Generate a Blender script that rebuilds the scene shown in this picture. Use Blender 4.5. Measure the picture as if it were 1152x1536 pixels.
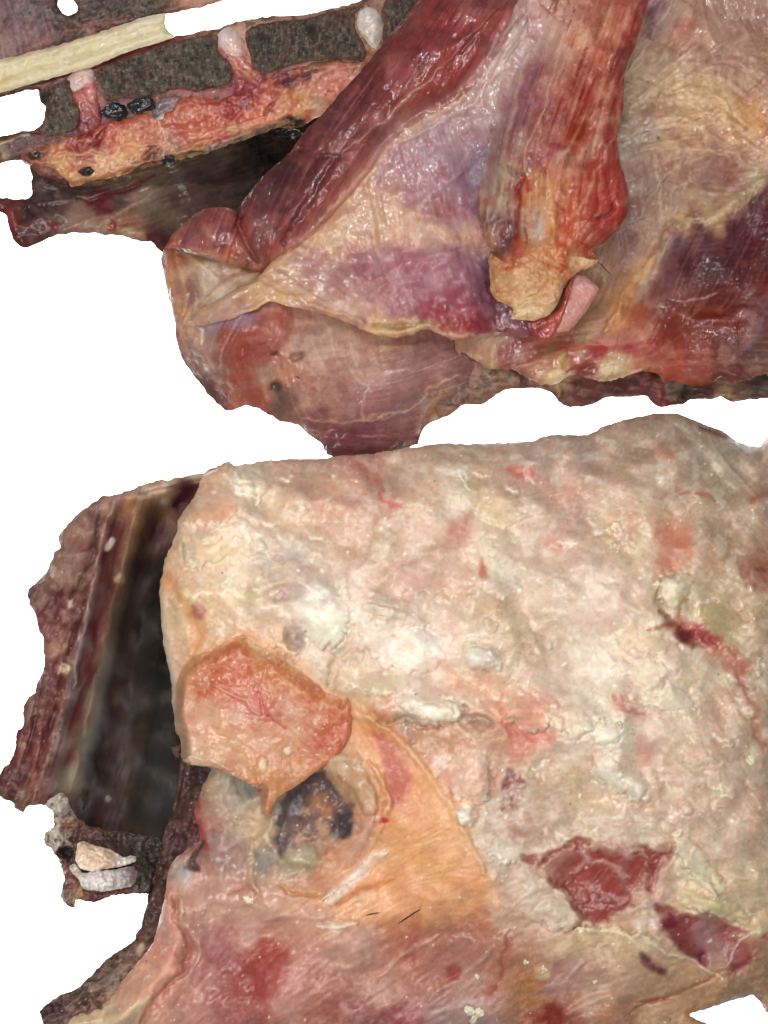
import bpy, math, random
import numpy as np

for o in list(bpy.data.objects):
    bpy.data.objects.remove(o, do_unlink=True)
SC = bpy.context.scene
COL = SC.collection

# ------------------------------------------------------------------ camera
MM = 0.001
S = 0.0005            # metres covered by one photo pixel on the z = 0 plane
D = 1.5               # camera height above that plane
cam = bpy.data.cameras.new('camera')
cam.sensor_fit = 'VERTICAL'
cam.sensor_height = 24.0
cam.lens = 24.0 * D / (1536 * S)
cam.clip_end = 50
camo = bpy.data.objects.new('camera', cam)
camo.location = (0, 0, D)
COL.objects.link(camo)
SC.camera = camo

# ------------------------------------------------------------------ light
W = bpy.data.worlds.new('World')
SC.world = W
W.use_nodes = True
W.node_tree.nodes['Background'].inputs[0].default_value = (1.0, 0.99, 0.97, 1)
W.node_tree.nodes['Background'].inputs[1].default_value = 0.15

def area(name, loc, target, sx, sy, watts, colour=(1, 1, 1)):
    l = bpy.data.lights.new(name, 'AREA')
    l.shape = 'RECTANGLE'; l.size = sx; l.size_y = sy
    l.energy = watts; l.color = colour
    o = bpy.data.objects.new(name, l)
    o.location = loc
    import mathutils
    o.rotation_euler = (mathutils.Vector(target) - mathutils.Vector(loc)).to_track_quat('-Z', 'Y').to_euler()
    COL.objects.link(o)
    return o
area('key_lamp', (-0.72, -0.30, 1.08), (-0.05, -0.05, 0), 0.34, 0.34, 7.1, (1.0, 0.965, 0.92))
area('ceiling_tube', (-0.10, 0.62, 1.9), (0, 0.05, 0), 1.3, 0.05, 17, (1.0, 1.0, 1.0))
area('ceiling_tube', (0.62, -0.35, 1.9), (0, -0.05, 0), 0.05, 1.2, 11, (1.0, 1.0, 1.0))
# unseen lamps added beside the meat to whiten the backdrop
area('backdrop_lamp', (1.5, 0, -0.55), (1.2, 0, -2.2), 1.4, 2.4, 190)
area('backdrop_lamp', (-1.5, 0, -0.55), (-1.2, 0, -2.2), 1.4, 2.4, 190)

vs = SC.view_settings
vs.view_transform = 'Standard'; vs.look = 'None'; vs.exposure = 0; vs.gamma = 1
vs.use_curve_mapping = False

# ------------------------------------------------------------------ numpy field tools
def sstep(a, b, x):
    t = np.clip((x - a) / (b - a), 0, 1)
    return t * t * (3 - 2 * t)

_tab = {}
def vnoise(x, y, seed=0):
    if seed not in _tab:
        _tab[seed] = np.random.RandomState(seed * 7919 + 13).uniform(-1, 1, (256, 256))
    T = _tab[seed]
    xi = np.floor(x).astype(np.int64); yi = np.floor(y).astype(np.int64)
    fx = x - xi; fy = y - yi
    fx = fx * fx * fx * (fx * (fx * 6 - 15) + 10); fy = fy * fy * fy * (fy * (fy * 6 - 15) + 10)
    x0 = xi & 255; x1 = (xi + 1) & 255; y0 = yi & 255; y1 = (yi + 1) & 255
    return (T[y0, x0] * (1 - fx) + T[y0, x1] * fx) * (1 - fy) + (T[y1, x0] * (1 - fx) + T[y1, x1] * fx) * fy

def fbm(x, y, scale, octv=4, seed=0, gain=0.5):
    a = 1.0; s = 0.0; n = 0.0; f = 1.0 / scale
    for i in range(octv):
        s = s + a * vnoise(x * f + 17.3 * i, y * f - 9.1 * i, seed + i)
        n += a; a *= gain; f *= 2.03
    return s / n * 1.6

def hexc(h):
    h = h.lstrip('#')
    return np.array([int(h[i:i + 2], 16) / 255.0 for i in (0, 2, 4)])

def smooth_poly(p, sub=4, closed=True):
    p = np.array(p, float); n = len(p); out = []
    rng = range(n) if closed else range(n - 1)
    for i in rng:
        if closed:
            a, b, c, d = p[i - 1], p[i], p[(i + 1) % n], p[(i + 2) % n]
        else:
            a = p[max(i - 1, 0)]; b = p[i]; c = p[i + 1]; d = p[min(i + 2, n - 1)]
        for k in range(sub):
            t = k / sub
            q = 0.5 * (2 * b + (c - a) * t + (2 * a - 5 * b + 4 * c - d) * t * t + (3 * b - a - 3 * c + d) * t ** 3)
            l = b + (c - b) * t
            out.append(0.6 * q + 0.4 * l)
    if not closed:
        out.append(p[-1])
    return np.array(out)

def poly_sd(X, Y, poly):
    best = np.full(X.shape, 1e18); ins = np.zeros(X.shape, bool)
    n = len(poly)
    for i in range(n):
        ax, ay = poly[i]; bx, by = poly[(i + 1) % n]
        dx, dy = bx - ax, by - ay
        L = dx * dx + dy * dy + 1e-12
        t = np.clip(((X - ax) * dx + (Y - ay) * dy) / L, 0, 1)
        d = (X - ax - t * dx) ** 2 + (Y - ay - t * dy) ** 2
        np.minimum(best, d, out=best)
        if ay != by:
            c = ((ay > Y) != (by > Y)) & (X < (bx - ax) * (Y - ay) / (by - ay) + ax)
            ins ^= c
    return np.where(ins, 1, -1) * np.sqrt(best)

def line_d(X, Y, pts):
    best = np.full(X.shape, 1e18); par = np.zeros(X.shape)
    n = len(pts)
    for i in range(n - 1):
        ax, ay = pts[i]; bx, by = pts[i + 1]
        dx, dy = bx - ax, by - ay
        L = dx * dx + dy * dy + 1e-12
        t = np.clip(((X - ax) * dx + (Y - ay) * dy) / L, 0, 1)
        d = (X - ax - t * dx) ** 2 + (Y - ay - t * dy) ** 2
        m = d < best
        best = np.where(m, d, best); par = np.where(m, (i + t) / (n - 1), par)
    return np.sqrt(best), par

def tolin(c):
    return np.where(c <= 0.04045, c / 12.92, ((np.maximum(c, 0) + 0.055) / 1.055) ** 2.4)

def thing(name, label, cat, loc=(0, 0, 0), group=None):
    o = bpy.data.objects.new(name, None); COL.objects.link(o)
    o.location = loc; o['label'] = label; o['category'] = cat
    if group: o['group'] = group
    return o

def P(px, py, z):                       # photo pixel + height in mm -> metres
    k = (D - z * MM) / D
    return np.stack([(px - 576) * S * k, (768 - py) * S * k, z * MM + 0 * px], -1)

# ------------------------------------------------------------------ materials
def tissue(name, rough_dry=0.62, rough_wet=0.2, spec=0.35, sss=0.12, bump=0.25, bscale=420, coat=0.0, grain=0.12, gscale=900, stretch=(1, 1, 1), radius=(1.0, 0.35, 0.2)):
    m = bpy.data.materials.new(name); m.use_nodes = True
    nt = m.node_tree; N = nt.nodes; Lk = nt.links
    bs = N['Principled BSDF']
    at = N.new('ShaderNodeAttribute'); at.attribute_name = 'Col'
    tc = N.new('ShaderNodeTexCoord')
    mp = N.new('ShaderNodeMapping'); mp.inputs['Scale'].default_value = stretch
    Lk.new(tc.outputs['Object'], mp.inputs['Vector'])
    n1 = N.new('ShaderNodeTexNoise'); n1.inputs['Scale'].default_value = gscale; n1.inputs['Detail'].default_value = 3
    Lk.new(mp.outputs[0], n1.inputs['Vector'])
    mr = N.new('ShaderNodeMapRange'); mr.inputs[1].default_value = 0.15; mr.inputs[2].default_value = 0.75
    mr.inputs[3].default_value = 1 - grain; mr.inputs[4].default_value = 1 + grain
    Lk.new(n1.outputs[0], mr.inputs[0])
    mx = N.new('ShaderNodeMix'); mx.data_type = 'RGBA'; mx.blend_type = 'MULTIPLY'; mx.inputs[0].default_value = 1
    Lk.new(at.outputs['Color'], mx.inputs[6]); Lk.new(mr.outputs[0], mx.inputs[7])
    Lk.new(mx.outputs[2], bs.inputs['Base Color'])
    rr = N.new('ShaderNodeMapRange'); rr.inputs[3].default_value = rough_dry; rr.inputs[4].default_value = rough_wet
    Lk.new(at.outputs['Alpha'], rr.inputs[0]); Lk.new(rr.outputs[0], bs.inputs['Roughness'])
    bs.inputs['Specular IOR Level'].default_value = spec
    if sss > 0:
        bs.inputs['Subsurface Weight'].default_value = sss
        bs.inputs['Subsurface Radius'].default_value = radius
        bs.inputs['Subsurface Scale'].default_value = 0.004
    if coat > 0:
        cm = N.new('ShaderNodeMath'); cm.operation = 'MULTIPLY'; cm.inputs[1].default_value = coat
        Lk.new(at.outputs['Alpha'], cm.inputs[0]); Lk.new(cm.outputs[0], bs.inputs['Coat Weight'])
        bs.inputs['Coat Roughness'].default_value = 0.07
        m3 = N.new('ShaderNodeMapping'); m3.inputs['Scale'].default_value = (1.0, 0.3, 1.0); m3.inputs['Rotation'].default_value = (0, 0, 0.2)
        Lk.new(tc.outputs['Object'], m3.inputs['Vector'])
        n3 = N.new('ShaderNodeTexNoise'); n3.inputs['Scale'].default_value = 320; n3.inputs['Detail'].default_value = 2.5; n3.inputs['Distortion'].default_value = 0.3
        Lk.new(m3.outputs[0], n3.inputs['Vector'])
        b3 = N.new('ShaderNodeBump'); b3.inputs['Strength'].default_value = 0.6; b3.inputs['Distance'].default_value = 0.002
        Lk.new(n3.outputs[0], b3.inputs['Height']); Lk.new(b3.outputs[0], bs.inputs['Coat Normal'])
    n2 = N.new('ShaderNodeTexNoise'); n2.inputs['Scale'].default_value = bscale; n2.inputs['Detail'].default_value = 4; n2.inputs['Roughness'].default_value = 0.6
    Lk.new(mp.outputs[0], n2.inputs['Vector'])
    bp = N.new('ShaderNodeBump'); bp.inputs['Strength'].default_value = bump; bp.inputs['Distance'].default_value = 0.0012
    Lk.new(n2.outputs[0], bp.inputs['Height']); Lk.new(bp.outputs[0], bs.inputs['Normal'])
    return m

M = {
    'fat':    tissue('fat', 0.55, 0.25, 0.4, 0.18, 0.12, 420, 0.4, 0.04),
    'muscle': tissue('wet_muscle', 0.6, 0.35, 0.25, 0.12, 0.12, 300, 1.0, 0.08, 800),
    'bone':   tissue('porous_bone', 0.8, 0.3, 0.3, 0.0, 0.8, 700, 0.0, 0.35, 1100),
    'cart':   tissue('cartilage', 0.5, 0.15, 0.5, 0.3, 0.08, 300, 0.2, 0.03),
    'clot':   tissue('clot', 0.4, 0.08, 0.6, 0.0, 0.35, 350, 0.5, 0.2),
    'cut':    tissue('cut_meat', 0.6, 0.25, 0.35, 0.06, 0.35, 450, 0.25, 0.12, 700),
    'cavity': tissue('membrane', 0.5, 0.2, 0.3, 0.0, 0.15, 250, 0.0, 0.1),
}
m = bpy.data.materials.new('hair'); m.use_nodes = True
b = m.node_tree.nodes['Principled BSDF']; b.inputs['Base Color'].default_value = (0.012, 0.009, 0.008, 1); b.inputs['Roughness'].default_value = 0.5
M['hair'] = m
m = bpy.data.materials.new('white_backdrop'); m.use_nodes = True
b = m.node_tree.nodes['Principled BSDF']; b.inputs['Base Color'].default_value = (0.9, 0.9, 0.9, 1); b.inputs['Roughness'].default_value = 0.9
b.inputs['Specular IOR Level'].default_value = 0.1
M['white'] = m
KALB = 1.0

# ------------------------------------------------------------------ the sheet: a solid of tissue
class Sheet:
    def __init__(s, poly, r=2.0, sub=4, jag=0, jscale=14, z=0, follow=None, seed=1, pad=4):
        s.poly = smooth_poly(poly, sub) if sub else np.array(poly, float)
        s.r = r; s.seed = seed
        x0, y0 = s.poly.min(0) - pad * r; x1, y1 = s.poly.max(0) + pad * r
        x0 = max(x0, -12); y0 = max(y0, -12); x1 = min(x1, 1164); y1 = min(y1, 1548)
        s.X, s.Y = np.meshgrid(np.arange(x0, x1, r), np.arange(y0, y1, r))
        s.sd = poly_sd(s.X, s.Y, s.poly)
        if jag:
            s.sd = s.sd + jag * fbm(s.X, s.Y, jscale, 4, seed + 90)
        s.col = np.ones(s.X.shape + (3,)) * 0.5
        s.h = np.zeros(s.X.shape) + z
        if follow is not None:
            s.h = s.h + follow.zat(s.X, s.Y)
        s.wet = np.zeros(s.X.shape) + 0.5
        s.k = seed * 31; s.va = 1.0
    def ns(s):
        s.k += 5
        return s.k
    # --- masks (worked out only inside the window they touch)
    def warp(s, amp, scale, X=None, Y=None):
        X = s.X if X is None else X; Y = s.Y if Y is None else Y
        if not amp: return X, Y
        k = s.ns()
        return X + amp * fbm(X, Y, scale, 3, k), Y + amp * fbm(X, Y, scale, 3, k + 2)
    def win(s, x0, y0, x1, y1):
        gx, gy = s.X[0, 0], s.Y[0, 0]
        j0 = max(int((x0 - gx) / s.r), 0); j1 = min(int((x1 - gx) / s.r) + 2, s.X.shape[1])
        i0 = max(int((y0 - gy) / s.r), 0); i1 = min(int((y1 - gy) / s.r) + 2, s.X.shape[0])
        return (slice(i0, max(i1, i0)), slice(j0, max(j1, j0)))
    def m_poly(s, poly, feather=4, warp=5, wscale=18, sub=4):
        pl = smooth_poly(poly, sub) if sub else np.array(poly, float)
        g = feather + warp * 2 + 6
        w = s.win(*(pl.min(0) - g), *(pl.max(0) + g))
        out = np.zeros(s.X.shape); s.last = w
        if s.X[w].size:
            X, Y = s.warp(warp, wscale, s.X[w], s.Y[w])
            out[w] = sstep(-feather, feather, poly_sd(X, Y, pl))
        return out
    def m_blob(s, cx, cy, rx, ry, ang=0, soft=0.5, warp=4, wscale=18):
        g = max(rx, ry) * (1 + soft) + 2 * warp + 4
        w = s.win(cx - g, cy - g, cx + g, cy + g)
        out = np.zeros(s.X.shape); s.last = w
        if s.X[w].size:
            X, Y = s.warp(warp, wscale, s.X[w], s.Y[w])
            a = math.radians(ang); c, n = math.cos(a), math.sin(a)
            u = ((X - cx) * c + (Y - cy) * n) / rx; v = (-(X - cx) * n + (Y - cy) * c) / ry
            out[w] = sstep(1 + soft, 1 - soft, np.sqrt(u * u + v * v))
        return out
    def m_line(s, pts, w=3, taper=True, warp=3, wscale=20, sub=5, pw=2):
        pl = smooth_poly(pts, sub, False)
        g = w * 3 + warp * 2 + 4
        q = s.win(*(pl.min(0) - g), *(pl.max(0) + g))
        out = np.zeros(s.X.shape); s.last = q
        if s.X[q].size:
            X, Y = s.warp(warp, wscale, s.X[q], s.Y[q])
            d, t = line_d(X, Y, pl)
            ww = w * (np.sqrt(np.clip(4 * t * (1 - t), 0.02, 1)) if taper else 1.0)
            out[q] = np.exp(-(d / ww) ** pw)
        return out
    def sd_of(s, poly):
        pl = np.array(poly, float); w = s.win(*(pl.min(0) - 40), *(pl.max(0) + 40)); out = np.full(s.X.shape, 1e3)
        out[w] = poly_sd(s.X[w], s.Y[w], pl)
        return out
    def m_noise(s, scale, thr=0.1, soft=0.15, octv=4, seed=None):
        return sstep(thr - soft, thr + soft, fbm(s.X, s.Y, scale, octv, s.ns() if seed is None else seed))
    # --- ops
    def put(s, m, c=None, op=1.0, h=0.0, wet=None, w=None):
        w = (slice(None), slice(None)) if w is None else w
        m = m[w]
        if c is not None:
            c = hexc(c) if isinstance(c, str) else c
            s.col[w] += (m * op)[..., None] * (c - s.col[w])
        if h:
            s.h[w] += m * h
        if wet is not None:
            s.wet[w] += m * (wet - s.wet[w])
        return s
    def region(s, poly, c=None, op=1.0, feather=4, h=0, warp=5, wscale=18, wet=None, sub=4):
        m = s.m_poly(poly, feather, warp, wscale, sub)
        return s.put(m, c, op, h, wet, s.last)
    def blob(s, cx, cy, rx, ry, ang=0, c=None, op=1.0, h=0, soft=0.5, warp=4, wscale=18, wet=None):
        m = s.m_blob(cx, cy, rx, ry, ang, soft, warp, wscale)
        return s.put(m, c, op, h, wet, s.last)
    def line(s, pts, w=3, c=None, op=1.0, h=0, warp=3, wscale=20, taper=True, wet=None):
        m = s.m_line(pts, w, taper, warp, wscale)
        return s.put(m, c, op, h, wet, s.last)
    def pts(s, L, p=3.0, warp=14, wscale=40, wet=None):
        X, Y = s.warp(warp, wscale)
        X = X.astype(np.float32); Y = Y.astype(np.float32)
        num = np.zeros((3,) + s.X.shape, np.float32); den = np.zeros(s.X.shape, np.float32)
        for x, y, c in L:
            w = ((X - x) ** 2 + (Y - y) ** 2 + 60) / 1000
            w = 1.0 / (w * w)
            hc = hexc(c)
            for k in range(3): num[k] += w * hc[k]
            den += w
        s.col = np.moveaxis(num / den, 0, -1).astype(float).copy()
        return s
    def hpts(s, L, p=3.0, soft=900):
        num = 0; den = 0
        for x, y, z in L:
            w = 1.0 / (((s.X - x) ** 2 + (s.Y - y) ** 2 + soft) ** (p / 2))
            num = num + w * z; den = den + w
        s.h += num / den
        return s
    def mottle(s, scale, c, op, thr=0.15, soft=0.2, h=0, mask=1.0, octv=4):
        return s.put(s.m_noise(scale, thr, soft, octv) * mask, c, op, h)
    def bumps(s, scale, h, octv=4, mask=1.0, gain=0.5):
        s.h += h * (0.55 if scale < 10 else 0.8) * fbm(s.X, s.Y, scale, octv, s.ns(), gain) * mask
        return s
    def billow(s, scale, h, mask=1.0, octv=3):
        s.h += h * 0.7 * (0.5 - np.abs(fbm(s.X, s.Y, scale, octv, s.ns()))) * mask
        return s
    def specks(s, n, c, rmin=1.2, rmax=3, h=0.5, op=0.9, mask=None, box=None):
        rs = np.random.RandomState(s.ns())
        H, Wd = s.X.shape
        k = 0
        for _ in range(n * 8):
            if k >= n: break
            i = rs.randint(H); j = rs.randint(Wd)
            if s.sd[i, j] < 6: continue
            x, y = s.X[i, j], s.Y[i, j]
            if box and not (box[0] < x < box[2] and box[1] < y < box[3]): continue
            if mask is not None and mask[i, j] < rs.rand(): continue
            k += 1
            rr = rs.uniform(rmin, rmax); q = int(rr * 3 / s.r) + 2
            i0, i1, j0, j1 = max(i - q, 0), i + q + 1, max(j - q, 0), j + q + 1
            a = rs.rand() * 3.14; e = rs.uniform(0.5, 1)
            dx = s.X[i0:i1, j0:j1] - x; dy = s.Y[i0:i1, j0:j1] - y
            u = dx * math.cos(a) + dy * math.sin(a); v = (-dx * math.sin(a) + dy * math.cos(a)) / e
            mm = np.exp(-((u * u + v * v) / rr ** 2) ** 1.5)
            s.col[i0:i1, j0:j1] += (mm * op)[..., None] * (hexc(c) - s.col[i0:i1, j0:j1])
            s.h[i0:i1, j0:j1] += mm * h
        return s
    def cells(s, scale, h, op=0.3, tones=(), warp=0.5, mask=1.0, stretch=1.6, ang=20, edge=0.4):
        # rounded overlapping lobules
        k = s.ns(); a = math.radians(ang)
        X, Y = s.warp(scale * warp, scale * 1.3)
        u = (X * math.cos(a) + Y * math.sin(a)) / (scale * stretch); v = (-X * math.sin(a) + Y * math.cos(a)) / scale
        rs = np.random.RandomState(k); J = rs.rand(64, 64, 3)
        iu = np.floor(u).astype(int); iv = np.floor(v).astype(int)
        f1 = np.full(u.shape, 9.0); f2 = np.full(u.shape, 9.0); cid = np.zeros(u.shape)
        for dj in (-1, 0, 1):
            for di in (-1, 0, 1):
                q = J[(iv + dj) & 63, (iu + di) & 63]
                d = np.sqrt((iu + di + q[..., 0] - u) ** 2 + (iv + dj + q[..., 1] - v) ** 2)
                n1 = d < f1
                f2 = np.where(n1, f1, np.minimum(f2, d)); cid = np.where(n1, q[..., 2], cid); f1 = np.where(n1, d, f1)
        cush = sstep(0, edge, f2 - f1)
        amp = 0.3 + 0.7 * sstep(-0.2, 0.4, fbm(s.X, s.Y, scale * 3, 2, k + 7))
        s.h += h * mask * amp * (cush - 0.5 + 0.8 * (cid - 0.5) * cush)
        if tones:
            n = len(tones); T = np.array([hexc(t) for t in tones])[np.minimum((cid * n).astype(int), n - 1)]
            s.col += (op * mask * amp * (0.35 + 0.65 * cush))[..., None] * (T - s.col)
        return s
    def terrace(s, scale, levels, h, lip=None, op=0.4, mask=1.0, dark=None):
        n = fbm(s.X, s.Y, scale, 5, s.ns(), 0.45) * levels
        fr = n - np.floor(n)
        s.h += h * mask * (sstep(0, 0.10, fr) - fr)
        if lip: s.put(sstep(0.0, 0.08, fr) * sstep(0.4, 0.08, fr) * mask, lip, op)
        if dark: s.put(sstep(0.9, 1.0, fr) * mask, dark, op)
        return s
    def smooth(s, mask, rad=12, amount=1.0):
        k = max(1, int(rad / s.r)); h = s.h
        for _ in range(2):
            for ax in (0, 1):
                p = np.pad(h, [(k + 1, k) if a == ax else (0, 0) for a in (0, 1)], 'edge').cumsum(ax)
                n = h.shape[ax]
                hi = np.take(p, np.arange(2 * k + 1, 2 * k + 1 + n), ax); lo = np.take(p, np.arange(0, n), ax)
                h = (hi - lo) / (2 * k + 1)
        s.h += mask * amount * (h - s.h)
        return s
    def lobe(s, poly, c, h, ang=90, op=0.85, warp=4, wscale=14, crisp=1.8, sub=4, lip=0.0):
        # a lappet of fat: grows out of the surface on one side, ends in a lip on the other (ang, 90 = lower side)
        pl = smooth_poly(poly, sub); g0 = warp * 2 + 8
        w = s.win(*(pl.min(0) - g0), *(pl.max(0) + g0))
        if not s.X[w].size: return s
        X, Y = s.warp(warp, wscale, s.X[w], s.Y[w])
        sd = poly_sd(X, Y, pl); m = sstep(-crisp, crisp, sd)
        cx, cy = pl.mean(0); rad = np.sqrt(((pl - [cx, cy]) ** 2).sum(1)).mean()
        a = math.radians(ang)
        g = np.clip(0.55 + 0.6 * ((X - cx) * math.cos(a) + (Y - cy) * math.sin(a)) / rad, 0, 1)
        edge = sstep(0, rad * 0.7, sd)
        s.h[w] += m * h * g * (0.55 + 0.45 * edge)
        s.h[w] -= 0.45 * h * np.exp(-((sd + 3) / 3.0) ** 2) * sstep(0.5, 0.9, g)      # crease under the lip
        cc = hexc(c) * np.array([1.0, 0.982, 0.945])
        s.col[w] += (m * op * np.clip(g * 0.8 + edge * 0.3, 0, 1))[..., None] * (cc - s.col[w])
        if lip:
            s.col[w] += (m * sstep(5, 1, sd) * sstep(0.55, 0.8, g) * lip)[..., None] * (hexc('f3ecdd') - s.col[w])
        return s
    def lic(s, ctrl, length=40, coarse=2.0):
        num = 0; den = 0
        for x, y, a in ctrl:
            w = 1.0 / ((s.X - x) ** 2 + (s.Y - y) ** 2 + 400) ** 1.5
            a2 = math.radians(2 * a)
            num = num + w * np.exp(1j * a2); den = den + w
        ang = np.angle(num / den) / 2
        vx, vy = np.cos(ang), np.sin(ang)
        H, Wd = s.X.shape
        rs = np.random.RandomState(s.ns())
        k = max(1, int(round(coarse / s.r)))
        nz = rs.randn((H + k - 1) // k + 1, (Wd + k - 1) // k + 1)
        nz = np.kron(nz, np.ones((k, k)))[:H, :Wd]
        acc = nz.copy(); n = 1
        for sg in (1, -1):
            px, py = np.meshgrid(np.arange(Wd, dtype=float), np.arange(H, dtype=float))
            lvx, lvy = vx * sg, vy * sg
            for _ in range(int(length / s.r)):
                ix = np.clip(px.round().astype(int), 0, Wd - 1); iy = np.clip(py.round().astype(int), 0, H - 1)
                wx, wy = vx[iy, ix], vy[iy, ix]
                d = np.sign(wx * lvx + wy * lvy); d[d == 0] = 1
                lvx, lvy = wx * d, wy * d
                px += lvx; py += lvy
                ix = np.clip(px.round().astype(int), 0, Wd - 1); iy = np.clip(py.round().astype(int), 0, H - 1)
                acc += nz[iy, ix]; n += 1
        acc = (acc + 0.5 * (np.roll(acc, 1, 0) + np.roll(acc, 1, 1)))
        return (acc - acc.mean()) / acc.std()
    def fibre(s, ctrl, length=40, coarse=2.0, h=0.3, light=None, dark=None, op=0.4, mask=1.0, thr=0.6):
        f = s.lic(ctrl, length, coarse)
        if light: s.put(sstep(thr - .6, thr + 1.2, f) * mask, light, op)
        if dark: s.put(sstep(thr - .6, thr + 1.2, -f) * mask, dark, op)
        s.h += np.clip(f, -2, 2) * h * 0.4 * mask
        return f
    def strands(s, ctrl, length=40, coarse=2.0, c='e6d8c8', op=0.5, thr=1.4, h=0.3, mask=1.0):
        f = s.lic(ctrl, length, coarse)
        m = sstep(thr, thr + 0.5, f) * mask
        return s.put(m, c, op, h)
    def punch(s, k=1.2, sat=1.0, gain=1.0):
        ins = s.sd > 0
        mu = s.col[ins].mean(0)
        s.col = mu + (s.col - mu) * k
        g = s.col.mean(-1, keepdims=True)
        s.col = np.clip((g + (s.col - g) * sat) * gain, 0.01, 0.97)
        return s
    def vary(s, a=1.0):
        # small natural variation of tone and hue at several sizes
        X, Y = s.warp(4, 12)
        k = s.ns()
        l = 0.026 * fbm(X, Y, 4, 2, k) + 0.026 * fbm(X, Y, 9, 3, k + 3) + 0.024 * fbm(X, Y, 26, 3, k + 6)
        rg = 0.008 * fbm(X, Y, 7, 3, k + 9) + 0.008 * fbm(X, Y, 22, 3, k + 12)
        yb = 0.004 * fbm(X, Y, 8, 3, k + 15) + 0.006 * fbm(X, Y, 30, 3, k + 18)
        ridge = 0.03 * sstep(0.12, 0.0, np.abs(fbm(X, Y, 20, 4, k + 21)))          # fine webbing
        b = s.col.mean(-1, keepdims=True)
        d = np.stack([l + rg + yb + ridge, l - rg + yb + ridge * 0.9, l - 0.3 * rg - 1.4 * yb + ridge * 0.7], -1)
        s.col = np.clip(s.col + a * d * (0.35 + 0.9 * b), 0.01, 0.97)
        s.h += 0.05 * fbm(X, Y, 4, 2, k + 30)
        return s
    def patchy(s, lo=0.15, hi=1.0, scale=60):
        n = sstep(-0.35, 0.35, fbm(s.X, s.Y, scale, 3, s.ns()))
        s.wet *= lo + (hi - lo) * n
        return s
    def attach(s, under, dx, dy, width=30, flush=0.3, cmix=0.8, lo=-0.1, hi=0.6, mask=1.0):
        # where the sheet grows out of what lies under it: no step and no colour break there
        gy, gx = np.gradient(s.sd, s.r)
        a = sstep(width, 0, s.sd) * sstep(lo, hi, gx * dx + gy * dy) * mask
        s.h += a * (under.zat(s.X, s.Y) + flush - s.h)
        s.col += (a * cmix)[..., None] * (under.col_at(s.X, s.Y) - s.col)
        return s
    # --- finish
    def round(s, R, depth, pw=0.5):
        t = np.clip(1 - np.maximum(s.sd, 0) / R, 0, 1)
        depth = min(depth, R * 0.34)
        s.h -= depth * t ** 2
        return s
    def zat(s, X, Y):
        j = np.clip((X - s.X[0, 0]) / s.r, 0, s.X.shape[1] - 1.001); i = np.clip((Y - s.Y[0, 0]) / s.r, 0, s.X.shape[0] - 1.001)
        j0 = j.astype(int); i0 = i.astype(int); fj = j - j0; fi = i - i0
        h = s.h
        return (h[i0, j0] * (1 - fj) + h[i0, j0 + 1] * fj) * (1 - fi) + (h[i0 + 1, j0] * (1 - fj) + h[i0 + 1, j0 + 1] * fj) * fi
    def col_at(s, X, Y):
        j = np.clip(((X - s.X[0, 0]) / s.r).round().astype(int), 0, s.X.shape[1] - 1); i = np.clip(((Y - s.Y[0, 0]) / s.r).round().astype(int), 0, s.X.shape[0] - 1)
        return s.col[i, j]
    def build(s, name, mat, parent, T=30, Rb=40, label=None):
        s.vary(s.va)
        r = s.r; sd = s.sd
        gy, gx = np.gradient(sd, r)
        gl = np.sqrt(gx * gx + gy * gy) + 1e-6
        keep = sd > 0
        nb = keep.copy()
        for di in (-1, 0, 1):
            for dj in (-1, 0, 1):
                nb |= np.roll(np.roll(keep, di, 0), dj, 1)
        snap = (~keep) & nb & (sd > -1.5 * r)
        px = np.where(snap, s.X + np.clip(-sd, 0, 1.6 * r) * gx / gl, s.X)
        py = np.where(snap, s.Y + np.clip(-sd, 0, 1.6 * r) * gy / gl, s.Y)
        ok = keep | snap
        cell = ok[:-1, :-1] & ok[1:, :-1] & ok[:-1, 1:] & ok[1:, 1:]
        cnt = keep[:-1, :-1].astype(int) + keep[1:, :-1] + keep[:-1, 1:] + keep[1:, 1:]
        cell &= cnt > 0
        H, Wd = sd.shape
        idx = np.arange(H * Wd).reshape(H, Wd)
        q = np.stack([idx[1:, :-1][cell], idx[1:, 1:][cell], idx[:-1, 1:][cell], idx[:-1, :-1][cell]], 1)
        used = np.unique(q)
        if len(used) == 0: return None
        mp = np.full(H * Wd, -1); mp[used] = np.arange(len(used))
        q = mp[q]
        ux, uy, uz = px.ravel()[used], py.ravel()[used], s.h.ravel()[used]
        top = P(ux, uy, uz)
        n = len(used)
        e = np.concatenate([q[:, [0, 1]], q[:, [1, 2]], q[:, [2, 3]], q[:, [3, 0]]])
        key = e[:, 0].astype(np.int64) * n + e[:, 1]; rev = e[:, 1].astype(np.int64) * n + e[:, 0]
        be = ~np.isin(key, rev)
        bv = np.zeros(n, bool); bv[e[be].ravel()] = True
        # underside: same outline, dropping away under the top
        d = np.maximum(sd.ravel()[used], 0)
        t = np.clip(1 - d / Rb, 0, 1)
        zb = uz - np.maximum(T * np.sqrt(1 - t * t), 0.2)
        bot = P(ux, uy, zb)
        zb = np.where(bv, uz, zb)          # the two skins meet at the rim, with a crease there
        bot = P(ux, uy, zb)
        nbv = np.arange(n); mb = n + nbv
        V = np.concatenate([top, bot])
        qb = mb[q][:, ::-1]
        allb = bv[q].all(1)
        F = np.concatenate([q, qb[~allb]])
        me = bpy.data.meshes.new(name)
        me.vertices.add(len(V)); me.vertices.foreach_set('co', V.astype(np.float32).ravel())
        me.loops.add(len(F) * 4); me.loops.foreach_set('vertex_index', F.astype(np.int32).ravel())
        me.polygons.add(len(F)); me.polygons.foreach_set('loop_start', (np.arange(len(F)) * 4).astype(np.int32))
        me.polygons.foreach_set('use_smooth', np.ones(len(F), bool))
        me.update(calc_edges=True)
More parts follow.
